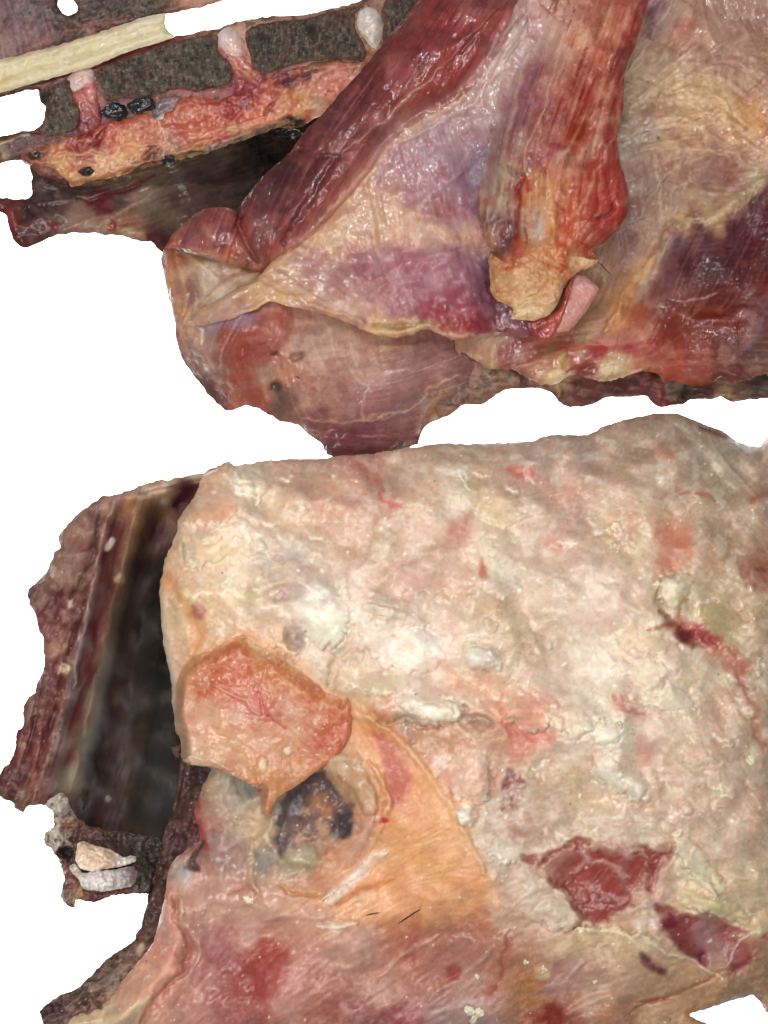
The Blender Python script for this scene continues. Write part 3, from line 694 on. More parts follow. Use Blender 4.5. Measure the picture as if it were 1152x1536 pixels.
fm = rm.m_poly([(440,470),(520,470),(620,490),(700,520),(715,560),(690,590),(620,640),(540,670),(470,640),(455,560)], 12, 6)
rm.fibre([(300,400,60),(350,430,150),(340,500,120),(360,560,70),(320,560,55),(420,540,80),(520,500,85),(500,560,60),(560,620,-8),(620,600,-15),(660,550,-20),(540,660,5),(600,520,80)], 40, 2, 0.22, light='d2bba2', dark='6c4440', op=0.16)
rm.fibre([(560,620,-10),(620,600,-20),(660,550,-20),(540,660,5),(480,600,-5)], 50, 2, 0.2, light='c4a496', dark='5c3638', op=0.15, mask=fm)
rm.region([(325,500),(360,485),(420,470),(440,478),(430,505),(410,530),(380,550),(350,560),(335,540)], '8f4c40', 0.45, 9, 2.5)
rm.region([(345,570),(385,560),(405,590),(412,620),(385,618),(360,608)], '95503f', 0.5, 8, 2.5)
rm.region([(352,472),(385,470),(372,488),(340,495)], '957680', 0.6, 8, 1)
rm.line([(250,380),(252,410),(262,450),(270,480),(278,505)], 7, 'b88a64', 0.7, 4, taper=False); rm.line([(264,372),(268,400),(278,440),(272,480)], 5, 'c69c74', 0.6, 3)
rm.line([(282,482),(290,505),(302,530),(320,560),(335,590)], 7, 'b9a088', 0.55, 2.5, warp=6); rm.line([(285,485),(300,495),(303,515)], 3, 'ded0b4', 0.8, 1.5)
rm.line([(265,375),(300,390),(345,405),(395,412)], 7, 'c9a880', 0.6, 2, warp=4); rm.line([(290,470),(320,440),(350,415),(392,408)], 5, 'c6a076', 0.6, 2.5)
rm.region([(300,395),(345,402),(355,420),(330,455),(305,462),(292,430)], 'b5a68e', 0.5, 10, -2)
rm.line([(470,478),(466,510),(470,560),(480,600)], 14, 'b89a84', 0.35, 1.5); rm.line([(400,520),(440,545),(455,570),(475,585)], 5, 'b57a60', 0.5, 1.5)
rm.line([(410,545),(400,560),(395,580),(402,605)], 6, 'a08c72', 0.6, 1.5); rm.line([(408,533),(416,526)], 5, '5a2c26', 0.8, -2)
rm.blob(414,578,8.5,8,0,'3f322c',0.85,-4,0.5,2); rm.blob(411,583,5,4,0,'5a4c3c',0.8,1,0.3,1); rm.blob(445,568,2.2,2,0,'221a18',0.9,-1)
rm.blob(445,535,10,6,-30,'5c3a32',0.5,-3)
rm.line([(540,632),(600,622),(625,605),(660,575),(690,560)], 2.2, 'ccb396', 0.75, 0.8, warp=5); rm.line([(450,630),(520,634),(560,628),(600,618)], 2.0, 'c2a382', 0.7, 0.8, warp=5)
rm.line([(545,632),(545,600),(555,570)], 2.5, 'bea594', 0.6, 0.5); rm.line([(620,560),(640,540),(690,520)],3,'a88a7c',0.4,0.5); rm.line([(455,560),(520,565),(620,555),(680,540)],6,'b89684',0.4,0.6)
rm.line([(520,480),(540,520),(545,560)], 10, 'b99c80', 0.4, 1); rm.line([(580,500),(590,540)],10,'b0927c',0.4,0.5)
rm.line([(640,640),(660,615),(700,590),(722,560)], 6, 'b09c80', 0.6, 1.5, warp=6); rm.line([(645,622),(668,612),(690,600)], 4, '6e4c20', 0.6, -1); rm.line([(625,650),(640,615),(660,590)],5,'b3a090',0.5,1)
rm.blob(470,660,40,16,20,'6a4442',0.4); rm.blob(310,590,24,18,50,'5c3e3c',0.5,1); rm.blob(425,605,18,20,0,'5c4a40',0.5,-1.5)
rm.bumps(70, 5, 2); rm.bumps(22, 1.2, 2); rm.billow(18, 1.0, mask=1-fm, octv=2); rm.bumps(8, 0.2, 2)
rm.mottle(24, 'b89a88', 0.22, 0.35); rm.mottle(16, '84544a', 0.25, 0.35); rm.wet[:] = 0.8; rm.patchy(0.2, 1.1, 55); rm.strands([(300,400,60),(350,430,150),(340,500,120),(360,560,70),(420,540,80),(520,500,85),(500,560,60),(560,620,-8),(620,600,-15),(660,550,-20),(540,660,5)], 34, 2, 'dcc8b6', 0.28, 1.4, 0.25); rm.col *= np.array([1.01, 0.965, 0.975]); rm.punch(1.18, 1.0, 0.99)
rm.va = 0.7; rm.round(130, 34); rm.round(20, 3); RM = rm.build('shoulder_muscle', 'muscle', A, 70, 60)

# ---- flank sheet with silvery fascia
fl = Sheet([(280,484),(300,466),(340,441),(385,419),(404,396),(439,370),(491,325),(550,255),(574,215),(630,170),(700,120),(760,40),(790,-12),(960,-12),(900,200),(860,420),(790,505),(760,498),(735,498),(715,503),(690,512),(665,505),(640,493),(615,503),(590,507),(560,501),(520,483),(480,470),(450,462),(425,458),(405,452),(380,466),(340,480),(302,489)], jag=1.4, jscale=9, seed=65)
fl.hpts([(290,480,2),(390,440,8),(430,440,10),(520,440,20),(600,450,24),(700,470,18),(740,490,6),(450,390,12),(550,330,20),(640,250,22),(700,200,16),(720,300,10),(730,400,12),(780,50,40),(765,110,36),(748,160,28),(740,100,38),(850,250,0),(660,380,26)])
fl.pts([(300,478,'c9a884'),(340,455,'c9a882'),(385,440,'c8a880'),(400,420,'b59878'),(430,410,'b89c84'),(430,445,'cdb08c'),(460,440,'bfa088'),(470,395,'a98680'),(500,370,'c0a48a'),(530,330,'c9ab8a'),(560,300,'c8a98c'),(580,270,'b08c84'),(600,240,'a8868a'),(640,210,'a48a8e'),(690,180,'a58c8a'),(720,140,'b8a49c'),(760,90,'c0aca4'),(780,40,'b9a098'),(620,290,'a87f82'),(650,260,'9c7680'),(690,230,'a08894'),(720,260,'8e7a8c'),(700,300,'97788a'),(660,320,'a07476'),(610,330,'bd9a84'),(560,350,'c4a284'),(650,355,'bb988a'),(700,350,'b5948a'),(720,370,'b8978c'),(500,410,'a27a78'),(480,430,'b7998a'),(540,400,'9c6e72'),(560,430,'a0706e'),(590,390,'a87c80'),(620,400,'a2727a'),(640,430,'a0707c'),(600,450,'a2747c'),(560,470,'b08474'),(520,460,'b38c7c'),(500,460,'c0a084'),(640,470,'985868'),(680,400,'9c7486'),(700,420,'8c6680'),(680,450,'93505e'),(720,400,'7e6478'),(700,470,'8c3c4c'),(720,480,'8a4452'),(690,495,'8f3840'),(750,480,'7a4050'),(740,440,'7c4458'),(560,490,'c6a47c'),(590,498,'c8b48c'),(620,492,'bfa678'),(650,488,'b08a68'),(680,505,'c49a78')], warp=10)
FCTRL = [(400,430,-30),(450,420,20),(500,400,40),(560,420,75),(640,420,70),(700,430,75),(700,470,60),(560,320,80),(620,250,75),(680,200,70),(720,280,80),(760,80,-60),(600,360,80),(480,440,30),(540,460,30),(320,470,-30)]
fl.fibre(FCTRL, 34, 2, 0.12, light='d8c2c2', dark='7c4c56', op=0.09)
fl.fibre(FCTRL, 60, 5, 0.25, light='dccaca', op=0.10)
fl.fibre([(500,420,40),(470,440,30),(560,470,30)], 40, 3, 0.4, light='dccab0', dark='8c6458', op=0.35, mask=fl.m_poly([(400,410),(470,400),(540,420),(560,460),(540,480),(470,462)],10))
tn = fl.m_poly([(520,315),(570,290),(640,320),(720,350),(725,372),(640,362),(560,372),(480,395),(460,390)], 14, 10)
fl.put(tn, 'c9aa90', 0.45, 1.0); fl.fibre([(600,340,82)], 26, 3, 0.35, light='e8d8bc', op=0.4, mask=tn)
fl.region([(600,380),(700,370),(730,400),(735,470),(690,500),(640,485),(600,460),(560,430)], '9a6a76', 0.2, 14, 3, 10)
fl.region([(640,455),(690,470),(730,478),(715,502),(690,510),(650,492)], '8c3038', 0.5, 8, 2, 6)
fl.blob(720,255,18,40,30,'7f7488',0.5,-3); fl.blob(735,440,22,40,10,'6f4a5e',0.4,-2)
fl.line([(560,425),(600,395),(640,385),(690,375),(735,365)], 5, 'b5888c', 0.4, 1.4); fl.line([(520,300),(600,310),(680,330)],4,'c9a89a',0.3,0.6)
fl.line([(585,470),(590,430),(605,395)], 3, 'c2a0a4', 0.4, 1); fl.line([(640,300),(690,270),(730,230)], 5, '8f7688', 0.4, -1)
fl.line([(600,330),(650,290),(700,255)], 3, 'c6b0b0', 0.35, 0.8)
# rolled fat seam on the edge
fl.line([(283,483),(310,464),(345,443),(390,428),(425,440),(455,452),(500,468),(540,484)], 4.5, 'c8a47c', 0.7, 2.5, taper=False, warp=5)
fl.line([(290,486),(330,476),(370,466),(405,450)], 5, 'd2b28a', 0.6, 2); fl.line([(300,470),(340,447),(392,424)],2,'b07c54',0.5,-1)
fl.line([(540,484),(560,496),(590,502),(615,498),(640,488),(665,500),(690,508),(715,500)], 5.5, 'cdb58c', 0.8, 3, taper=False, warp=6)
fl.line([(560,488),(600,490),(640,482),(655,486)], 3.5, '8a7250', 0.7, -2.5); fl.line([(405,398),(430,385),(470,362),(500,330),(548,270),(580,225),(640,180),(700,140)], 9, 'c9a67c', 0.55, 1.5, taper=False, warp=6)
fl.line([(770,60),(740,110),(715,150),(670,180),(600,215)], 5, 'cfc2b8', 0.5, 1.5)
fl.bumps(60, 4, 2); fl.bumps(20, 1.2, 2); fl.billow(22, 1.0, octv=2); fl.fibre(FCTRL, 12, 4, 0.35)
fl.mottle(26, 'b3a0a2', 0.25, 0.3); fl.mottle(20, 'a05a5c', 0.22, 0.3); fl.col[..., 2] -= 0.03 * sstep(0.02, 0.1, fl.col[..., 2] - fl.col[..., 1]); fl.wet[:] = 0.95
fl.strands(FCTRL, 30, 2, 'e2d2d0', 0.18, 1.3, 0.25); fl.strands(FCTRL, 26, 2, '6e3c46', 0.15, 1.4, -0.2); fl.patchy(0.45, 1.2, 70); fl.va = 0.7; fl.col *= np.array([1.01, 0.955, 0.95]); fl.punch(1.15, 1.05, 0.98)
a_ = sstep(440, 310, fl.X); fl.col += (a_ * 0.5)[..., None] * (rm.col_at(fl.X, fl.Y) - fl.col); fl.h += a_ * 0.75 * (rm.zat(fl.X, fl.Y) + 1.2 - fl.h)
fl.round(7, 6); FL = fl.build('flank_muscle', 'muscle', A, 14, 16)

# ---- long dark red leg muscle
lg = Sheet([(635,-12),(628,0),(600,34),(574,66),(540,108),(510,140),(487,167),(453,201),(435,229),(404,255),(385,275),(369,295),(356,316),(342,312),(321,311),(300,316),(278,333),(258,352),(248,372),(262,372),(285,380),(315,388),(345,396),(370,402),(394,410),(410,396),(439,376),(465,356),(491,330),(525,292),(550,262),(574,228),(600,200),(630,180),(665,162),(700,139),(735,98),(765,50),(800,-12)], jag=1.0, jscale=10, seed=71)
lg.hpts([(640,0,20),(700,20,44),(760,20,36),(580,90,26),(640,90,46),(700,110,38),(520,160,20),(560,180,40),(600,190,34),(440,250,10),(490,260,30),(540,260,28),(400,300,8),(440,320,26),(370,340,14),(400,390,10),(300,350,8),(270,350,-6),(330,370,14)])
lg.pts([(630,10,'7c3a38'),(660,30,'8a3c3a'),(700,30,'96524e'),(740,15,'9c5a56'),(770,20,'a86a62'),(600,60,'7a3836'),(640,70,'803434'),(690,70,'8e4240'),(740,60,'96504c'),(560,100,'6c3232'),(600,110,'83403e'),(640,110,'87403c'),(680,100,'8b3430'),(720,100,'8a3a38'),(540,140,'643032'),(580,150,'783634'),(620,160,'8c4440'),(660,150,'8c2e2c'),(500,180,'5f2e30'),(540,190,'723a3a'),(580,190,'8c5450'),(610,180,'a06a5c'),(460,220,'5a2c2e'),(500,230,'743c3a'),(540,230,'8a4a46'),(430,255,'4e2c2e'),(470,270,'5c3034'),(510,260,'864340'),(540,260,'96524a'),(400,280,'5c3a3a'),(430,300,'5d3235'),(470,310,'803a38'),(500,300,'8c403c'),(380,310,'6a3c3c'),(410,330,'6f3e3e'),(450,340,'8a3d39'),(470,340,'8f4a3e'),(360,340,'7c3632'),(390,360,'7d403e'),(420,370,'8c463e'),(400,395,'a0604c'),(330,330,'8a4c4a'),(300,335,'844a48'),(290,355,'7c4a4c'),(320,365,'925650'),(350,385,'98523f'),(270,360,'9a5648'),(270,345,'8a4a44'),(370,395,'a4684e')], warp=9)
LC = [(700,30,125),(640,90,122),(560,160,125),(500,230,125),(440,320,118),(400,370,100),(330,350,110),(290,350,120),(370,340,110)]
lg.fibre(LC, 60, 3, 0.12, light='a86864', dark='501c20', op=0.24); lg.fibre(LC, 80, 6, 0.3, light='9c6460', dark='5a2426', op=0.10)
lg.line([(764,-5),(735,30),(700,58),(650,110),(610,150),(578,180),(540,206),(508,229)], 4.5, 'b98876', 0.5, 2.0, warp=5, taper=False)
lg.line([(755,5),(715,50),(665,105)], 2, '5a2424', 0.6, -2); lg.line([(508,232),(485,268),(462,300),(440,335),(425,370)], 8, '50262a', 0.5, -4, warp=4)
lg.line([(440,230),(470,240),(500,235)], 8, '4c2428', 0.4, -3)
lg.line([(430,372),(470,350),(510,310),(548,262),(580,222),(635,178),(700,138)], 4, 'b97c64', 0.6, 1)
lg.line([(360,320),(362,345),(372,370),(388,395)], 6, '6c2e2e', 0.6, -5); lg.line([(356,316),(362,328)],4,'5a2828',0.7,-4)
lg.line([(268,368),(310,380),(350,392),(394,405)], 5, 'b88262', 0.6, 1); lg.line([(255,356),(280,338),(310,320)],5,'a0705e',0.4,1)
lg.line([(305,330),(312,350),(330,370)],4,'b08478',0.4,0.8)
lg.region([(660,80),(760,0),(790,0),(735,95),(700,135),(640,172)], '84302c', 0.4, 8, 2)
lg.blob(590,95,22,14,-40,'9a6058',0.5,0.6)
lg.bumps(50, 3, 2); lg.bumps(18, 1.0, 2); lg.fibre(LC, 14, 5, 0.45); lg.mottle(22, '9c5a54', 0.3, 0.3); lg.mottle(30, '5a282a', 0.35, 0.3); lg.wet[:] = 0.95
lg.strands(LC, 40, 2, 'b8847c', 0.28, 1.4, 0.3); lg.strands(LC, 40, 2, '3c1216', 0.25, 1.3, -0.25); lg.patchy(0.45, 1.2, 60); lg.punch(1.2, 1.1, 0.97); lg.va = 0.7; lg.round(44, 10); lg.round(12, 3); lg.attach(fl, -0.7, -0.7, 30, 0.8, 0.6, 0.1, 0.8, sstep(400, 440, lg.X)); LG = lg.build('leg_muscle', 'muscle', A, 40, 40)

# ---- folded shank hanging over the flank
sh = Sheet([(800,-12),(792,48),(772,72),(758,96),(744,158),(732,216),(722,268),(717,311),(722,338),(732,366),(745,378),(770,400),(800,440),(850,430),(862,392),(887,373),(905,366),(925,346),(940,321),(943,292),(938,268),(931,249),(926,211),(931,180),(935,158),(938,105),(955,62),(974,0),(978,-12)], jag=1.0, jscale=10, seed=75)
sh.hpts([(800,20,44),(860,20,56),(940,20,44),(760,120,40),(820,120,60),(900,120,50),(740,220,34),(800,220,60),(860,220,56),(910,230,44),(730,310,30),(760,320,34),(810,320,60),(860,320,52),(915,300,46),(890,350,40),(750,360,34),(800,400,50)])
sh.pts([(810,10,'cfb2a8'),(840,20,'c99c8c'),(870,10,'c48c78'),(900,20,'c0806a'),(940,10,'b5685a'),(965,10,'a8605a'),(830,50,'cdb0a0'),(810,60,'b89c94'),(870,60,'c78f70'),(910,50,'c98a6c'),(945,50,'ad5a4c'),(790,80,'bda298'),(850,85,'c7a090'),(810,90,'b48c88'),(900,85,'bd6e54'),(940,80,'8e4038'),(770,110,'98707a'),(800,110,'9a6a70'),(830,120,'b07a70'),(870,100,'a85c4a'),(890,120,'a04e40'),(930,110,'933f38'),(760,150,'946a74'),(790,150,'8f5e68'),(820,150,'a46a64'),(850,150,'a04c40'),(880,150,'9c4038'),(910,140,'bb8468'),(930,150,'97473e'),(750,190,'9a7a7a'),(780,190,'93646a'),(810,190,'a05a54'),(840,190,'96504a'),(870,190,'983c30'),(900,170,'b3745c'),(745,230,'a38a7e'),(770,220,'a58480'),(800,230,'97565a'),(830,220,'96464a'),(860,215,'a04c38'),(890,210,'b88a70'),(915,210,'984840'),(735,270,'a8937f'),(755,260,'b09c8a'),(780,260,'b08a78'),(800,265,'c28a68'),(830,250,'bf8268'),(860,240,'b8806a'),(885,250,'a4503e'),(915,260,'a34a40'),(935,280,'a3443a'),(728,310,'a68c74'),(750,300,'ad957f'),(775,290,'8c5a50'),(790,300,'d09466'),(820,290,'d3a074'),(845,290,'c68258'),(860,300,'b85c3c'),(885,300,'b0523f'),(910,310,'b0503f'),(930,315,'a8463a'),(740,340,'7a5254'),(760,335,'7c585e'),(755,365,'6f4848'),(735,360,'9c8470'),(790,330,'c9a287'),(810,340,'c0a48c'),(830,340,'cd9058'),(850,345,'c0603c'),(880,345,'b55a48'),(900,355,'a84a3e'),(800,370,'d2a070'),(845,375,'c26a44'),(790,400,'d4a878')], warp=7)
SC_ = [(820,20,110),(800,100,110),(850,120,112),(900,80,110),(770,160,105),(820,200,108),(870,200,115),(740,270,100),(800,300,90),(850,300,95),(920,220,85),(920,300,75),(890,340,140),(750,340,80)]
sh.fibre(SC_, 40, 2, 0.18, light='e0c4ac', dark='7c3430', op=0.18); sh.fibre(SC_, 70, 6, 0.6, light='dcb89c', dark='8c4438', op=0.12)
sh.region([(878,290),(890,245),(905,215),(922,212),(930,250),(942,290),(938,322),(915,352),(885,368),(868,358),(878,330)], 'a9483c', 0.55, 5, 3, 4)
sh.line([(880,330),(900,328),(915,318),(922,300)], 3, '7c2c24', 0.7, -2.5); sh.line([(930,255),(925,280),(918,300)],4,'bd6450',0.5,1.5)
sh.line([(938,105),(930,150),(922,205),(900,250),(880,290),(868,330),(860,360)], 4, 'c79a80', 0.6, 1.5, warp=4); sh.line([(965,0),(950,50),(940,95)], 4, '8a3c38', 0.6, -1)
sh.line([(915,60),(905,120),(890,160),(860,210),(835,245)], 4, 'c98e64', 0.35, 1.2); sh.line([(880,120),(868,170),(850,210)], 6, '8f3024', 0.55, -1.5); sh.line([(905,150),(885,190),(862,235)],7,'9a3828',0.5,-1)
sh.line([(858,10),(845,60),(830,110),(815,170),(805,220),(800,260)], 4, 'd2b29c', 0.35, 1.4); sh.line([(800,50),(780,110),(765,180),(750,240),(735,300),(728,340)], 4, 'c2ac9c', 0.55, 1.6)
sh.line([(815,165),(800,200),(785,235),(790,265)], 4, 'c6a48e', 0.5, 1.5); sh.line([(785,262),(776,290),(778,325),(772,360)], 4, '8a2c1e', 0.8, -3)
sh.line([(782,268),(790,276),(788,290)], 5, 'b0281a', 0.7, -1); sh.line([(775,345),(778,365),(770,385)],5,'b84428',0.7,0)
sh.line([(760,250),(775,265),(786,262)],4,'7c5c50',0.5,-2); sh.line([(745,240),(752,290),(735,330)], 5, 'bfa892', 0.5, 2)
sh.line([(830,305),(850,330),(852,370),(846,400)], 7, 'c4562f', 0.55, 1.5); sh.line([(822,255),(826,300),(832,350),(830,390)], 6, 'd9a472', 0.6, 2)
sh.blob(807,345,13,24,0,'bda898',0.7,-1); sh.blob(845,235,10,14,20,'d2baa4',0.6,1.5); sh.blob(878,228,12,16,30,'cdae96',0.5,1)
sh.blob(765,345,18,16,0,'6e464c',0.5,-4); sh.line([(752,325),(762,340),(760,360)],2,'a07a74',0.5,1)
sh.bumps(40, 3, 2); sh.bumps(14, 0.7, 2); sh.fibre(SC_, 30, 6, 1.0); sh.strands(SC_, 40, 2, 'ead2be', 0.2, 1.3, 0.3); sh.strands(SC_, 36, 2, '6c201c', 0.4, 1.4, -0.3); sh.mottle(20, 'dcb898', 0.25, 0.35); sh.mottle(16, '953c30', 0.25, 0.35); sh.wet[:] = 0.7
sh.patchy(0.2, 1.1, 50); sh.col *= np.array([0.97, 0.90, 0.88]); sh.punch(1.18, 1.05, 0.94); sh.va = 0.7; sh.round(26, 7); sh.round(8, 2); sh.attach(fl, 1.0, -0.2, 34, 2.0, 0.5, 0.1, 0.7, sstep(330, 250, sh.Y)); sh.attach(fl, 1.0, 0, 60, 1.5, 0.5, 0.1, 0.7, sstep(190, 110, sh.Y)); SH = sh.build('shank', 'muscle', A, 26, 24)

# red scrap, knob of fat and tendon, pink scrap
small([(790,482),(815,474),(838,465),(848,438),(858,412),(864,418),(856,450),(846,478),(836,497),(828,508),(815,513),(800,505)], [(850,440,'b0503c'),(830,485,'a8483c'),(805,495,'90383a'),(820,505,'9c4034')], 'muscle', 'meat_scrap', SH, fl, 22, 8, 6, 81, 1.5, T=12, bump=0.5)
kb = Sheet([(733,383),(734,410),(736,436),(744,450),(758,456),(769,464),(768,477),(785,480),(801,481),(825,471),(840,448),(849,424),(866,409),(890,399),(898,390),(884,371),(868,362),(850,356),(820,352),(792,354),(770,366),(749,371),(738,374)], 1.5, jag=0.8, jscale=8, seed=83)
kb.hpts([(740,410,34),(770,400,52),(810,420,60),(800,470,46),(840,430,52),(880,390,44),(820,330,62),(780,340,50)])
kb.pts([(740,385,'c2936a'),(745,420,'cb9f70'),(760,385,'ca8a64'),(765,440,'d2aa7c'),(780,410,'dcb484'),(800,400,'d9b080'),(820,415,'d6aa76'),(800,440,'dcb584'),(790,465,'e2c8a0'),(820,465,'dfc39a'),(835,440,'d6ae80'),(845,400,'c9865a'),(865,390,'dcb490'),(885,390,'dfb892'),(870,370,'d4a284'),(850,365,'c46a48'),(820,360,'d69e68'),(800,340,'c9a98c'),(835,340,'c97c50'),(785,350,'bd7c5c'),(775,375,'c4684a'),(830,385,'d89a62')], warp=6)
kb.line([(770,370),(766,395),(758,405)], 4, 'b8542e', 0.6, -1.5); kb.line([(735,400),(740,425),(755,440)], 4, 'b07c50', 0.5, -1)
kb.line([(775,462),(795,452),(820,455),(835,448)], 4, 'e8d2ae', 0.6, 2); kb.line([(790,395),(800,420),(820,430)], 3, 'e6c898', 0.5, 1); kb.line([(795,385),(830,400),(845,410)],3,'c4834c',0.5,-1)
kb.blob(802,345,12,22,5,'bda898',0.6,-1); kb.line([(838,315),(848,350),(846,390),(840,410)],7,'c65a34',0.5,2)
kb.billow(14, 2.2); kb.bumps(7, 0.8); kb.bumps(30, 2); kb.mottle(9, 'e9cfa4', 0.3, 0.35); kb.mottle(12, 'bd7a48', 0.25, 0.4); kb.wet[:] = 0.55
kb.col *= np.array([0.95, 0.87, 0.81]); kb.punch(1.2, 1.0, 0.95); kb.round(12, 5); kb.attach(sh, 0.0, 1.0, 30, 0.4, 1.0, 0.1, 0.7); KB = kb.build('knee_fat', 'fat', SH, 16, 18, label='tan lump of fat and tendon at the shank end')
small([(859,411),(878,415),(898,432),(892,447),(880,466),(862,488),(850,497),(832,498),(840,478),(850,448)], [(880,430,'bd877e'),(865,450,'b97c74'),(850,485,'b77c74'),(890,435,'c48e84')], 'muscle', 'meat_scrap', SH, fl, 22, 7, 5, 85, 1.5, T=8, bump=0.4, wet=0.45)
# ================================================================== lower carcass half
B = thing('carcass_half', 'carcass half covered in pale cream fat, its rib cavity open at the left', 'meat')

# ---- inner rib wall and its sawn edge
rw = Sheet([(350,694),(312,706),(278,714),(222,725),(194,736),(156,744),(139,753),(118,770),(97,791),(87,805),(89,822),(82,829),(75,847),(73,855),(57,873),(43,885),(43,902),(56,927),(57,944),(66,961),(67,985),(66,1003),(59,1017),(52,1038),(42,1046),(35,1057),(35,1089),(25,1097),(23,1122),(17,1138),(2,1157),(-8,1175),(-2,1194),(17,1203),(21,1213),(35,1219),(43,1209),(68,1207),(79,1219),(84,1240),(100,1262),(120,1290),(200,1330),(240,1330),(290,1250),(330,1100),(350,900),(360,760)], jag=2.0, jscale=9, seed=101)
rw.hpts([(330,705,-6),(250,730,-4),(180,745,2),(120,790,0),(90,860,-8),(70,920,-10),(70,1000,-10),(45,1080,-10),(20,1170,-10),(150,800,8),(140,870,6),(118,950,4),(95,1040,4),(70,1130,2),(50,1195,0),(200,780,-14),(175,850,-24),(155,950,-36),(135,1050,-46),(115,1150,-46),(110,1220,-40),(240,790,-60),(215,870,-80),(200,950,-105),(180,1050,-110),(165,1150,-105),(160,1230,-85),(255,900,-150),(245,1000,-175),(240,1100,-175),(230,1200,-140),(270,760,-70),(290,1100,-200)], soft=300)
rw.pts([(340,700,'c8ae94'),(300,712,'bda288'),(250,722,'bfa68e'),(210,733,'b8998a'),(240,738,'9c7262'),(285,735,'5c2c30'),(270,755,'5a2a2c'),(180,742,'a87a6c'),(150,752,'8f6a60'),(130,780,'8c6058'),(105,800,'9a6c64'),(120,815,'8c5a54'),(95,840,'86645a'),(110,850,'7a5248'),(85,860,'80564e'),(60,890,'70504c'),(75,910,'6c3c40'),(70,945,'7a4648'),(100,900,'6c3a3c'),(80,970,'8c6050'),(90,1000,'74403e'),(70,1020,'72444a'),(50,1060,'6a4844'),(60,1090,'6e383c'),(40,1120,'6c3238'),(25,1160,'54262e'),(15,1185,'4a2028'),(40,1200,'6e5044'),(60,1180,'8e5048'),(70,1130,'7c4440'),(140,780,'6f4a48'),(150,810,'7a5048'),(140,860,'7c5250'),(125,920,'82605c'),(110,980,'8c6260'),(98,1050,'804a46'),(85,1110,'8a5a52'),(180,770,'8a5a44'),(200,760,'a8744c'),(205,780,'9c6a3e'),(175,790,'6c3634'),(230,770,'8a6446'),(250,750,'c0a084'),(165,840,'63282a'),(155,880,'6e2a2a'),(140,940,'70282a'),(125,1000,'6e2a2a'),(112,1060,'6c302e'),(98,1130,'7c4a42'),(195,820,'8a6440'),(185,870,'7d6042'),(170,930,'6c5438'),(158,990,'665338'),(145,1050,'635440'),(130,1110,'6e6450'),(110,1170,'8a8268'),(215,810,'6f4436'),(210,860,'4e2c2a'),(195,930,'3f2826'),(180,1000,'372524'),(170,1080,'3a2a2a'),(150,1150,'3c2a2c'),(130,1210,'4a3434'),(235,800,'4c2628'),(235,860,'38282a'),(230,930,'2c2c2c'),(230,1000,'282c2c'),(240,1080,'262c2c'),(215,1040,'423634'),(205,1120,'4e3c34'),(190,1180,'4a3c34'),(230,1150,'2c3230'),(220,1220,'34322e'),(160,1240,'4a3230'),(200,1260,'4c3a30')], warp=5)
inner = sstep(-6, 6, (rw.X - np.interp(rw.Y, [740,800,850,950,1100,1200,1300],[172,158,148,122,92,62,50])))
rw.fibre([(200,780,112),(180,900,106),(150,1050,104),(120,1180,110),(230,1000,98)], 90, 4, 0.5, light='7a5844', dark='241414', op=0.22, mask=inner)
rw.line([(215,750),(200,800),(190,860),(172,930),(155,1010),(138,1090),(115,1180)], 15, '766048', 0.35, 6, taper=False, warp=4)
rw.line([(190,780),(170,850),(148,930),(125,1010),(105,1090)], 10, '5c2624', 0.35, -4, taper=False, warp=4)
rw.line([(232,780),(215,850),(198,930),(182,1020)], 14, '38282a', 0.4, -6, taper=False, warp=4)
rw.line([(225,1040),(210,1110),(192,1180),(182,1230)], 9, '5c4836', 0.5, 5, warp=4); rw.line([(240,900),(232,1000),(228,1100)], 8, '3a3c3a', 0.4, 4)
rw.line([(170,1010),(160,1080),(140,1150),(125,1215)], 10, '2f2022', 0.55, -6, warp=4)
for p_, w_, c_, o_, h_ in [([(178,770),(160,830),(142,910),(122,990),(100,1075),(75,1150)], 3, '3a1416', 0.6, -3), ([(205,765),(192,820),(178,880),(160,950),(142,1030),(126,1110)], 2.5, 'a0805c', 0.5, 2), ([(224,770),(208,840),(192,910),(174,990),(160,1060),(146,1130),(128,1200)], 3, '201416', 0.6, -4), ([(236,830),(222,900),(210,970),(200,1040),(188,1110),(172,1190)], 3, '4c3a32', 0.6, 3), ([(240,960),(232,1040),(222,1110),(208,1180),(196,1235)], 2.5, '1a1a1a', 0.6, -3), ([(170,830),(152,900),(132,980),(112,1060)], 3, '84403a', 0.5, 2), ([(150,1000),(138,1060),(120,1130),(104,1190)], 2.5, '8a7c62', 0.5, 2), ([(246,1050),(240,1110),(232,1180)], 3, '44504c', 0.5, 2)]:
    rw.line(p_, w_ * 1.4, c_, o_ * 0.6, h_, warp=4)
rim = rw.m_line([(172,750),(156,800),(147,850),(134,900),(120,950),(108,1010),(92,1080),(72,1140),(50,1200)], 5, False, 3)
rw.put(rim, 'a98882', 0.6, 5); rw.line([(140,880),(128,930),(116,990),(112,1035)], 2.5, 'd2c0b8', 0.8, 2)
outer = 1 - inner
rw.fibre([(110,820,120),(90,900,125),(80,1000,105),(50,1120,105),(30,1180,110),(140,860,115)], 30, 4, 0.9, light='b08a7c', dark='4a2424', op=0.25, mask=outer)
rw.line([(150,765),(142,800),(140,830),(120,870),(105,900)], 4, '3a2624', 0.7, -5, warp=3); rw.line([(118,830),(132,826),(140,815)], 3, '4c2c2c', 0.7, -5)
rw.line([(130,900),(115,935),(100,985)], 4, '501c22', 0.7, -4); rw.line([(95,1000),(85,1050),(70,1100),(55,1160)], 4, '4e2028', 0.7, -4); rw.line([(60,1030),(50,1090),(35,1150)],3,'44202a',0.6,-3)
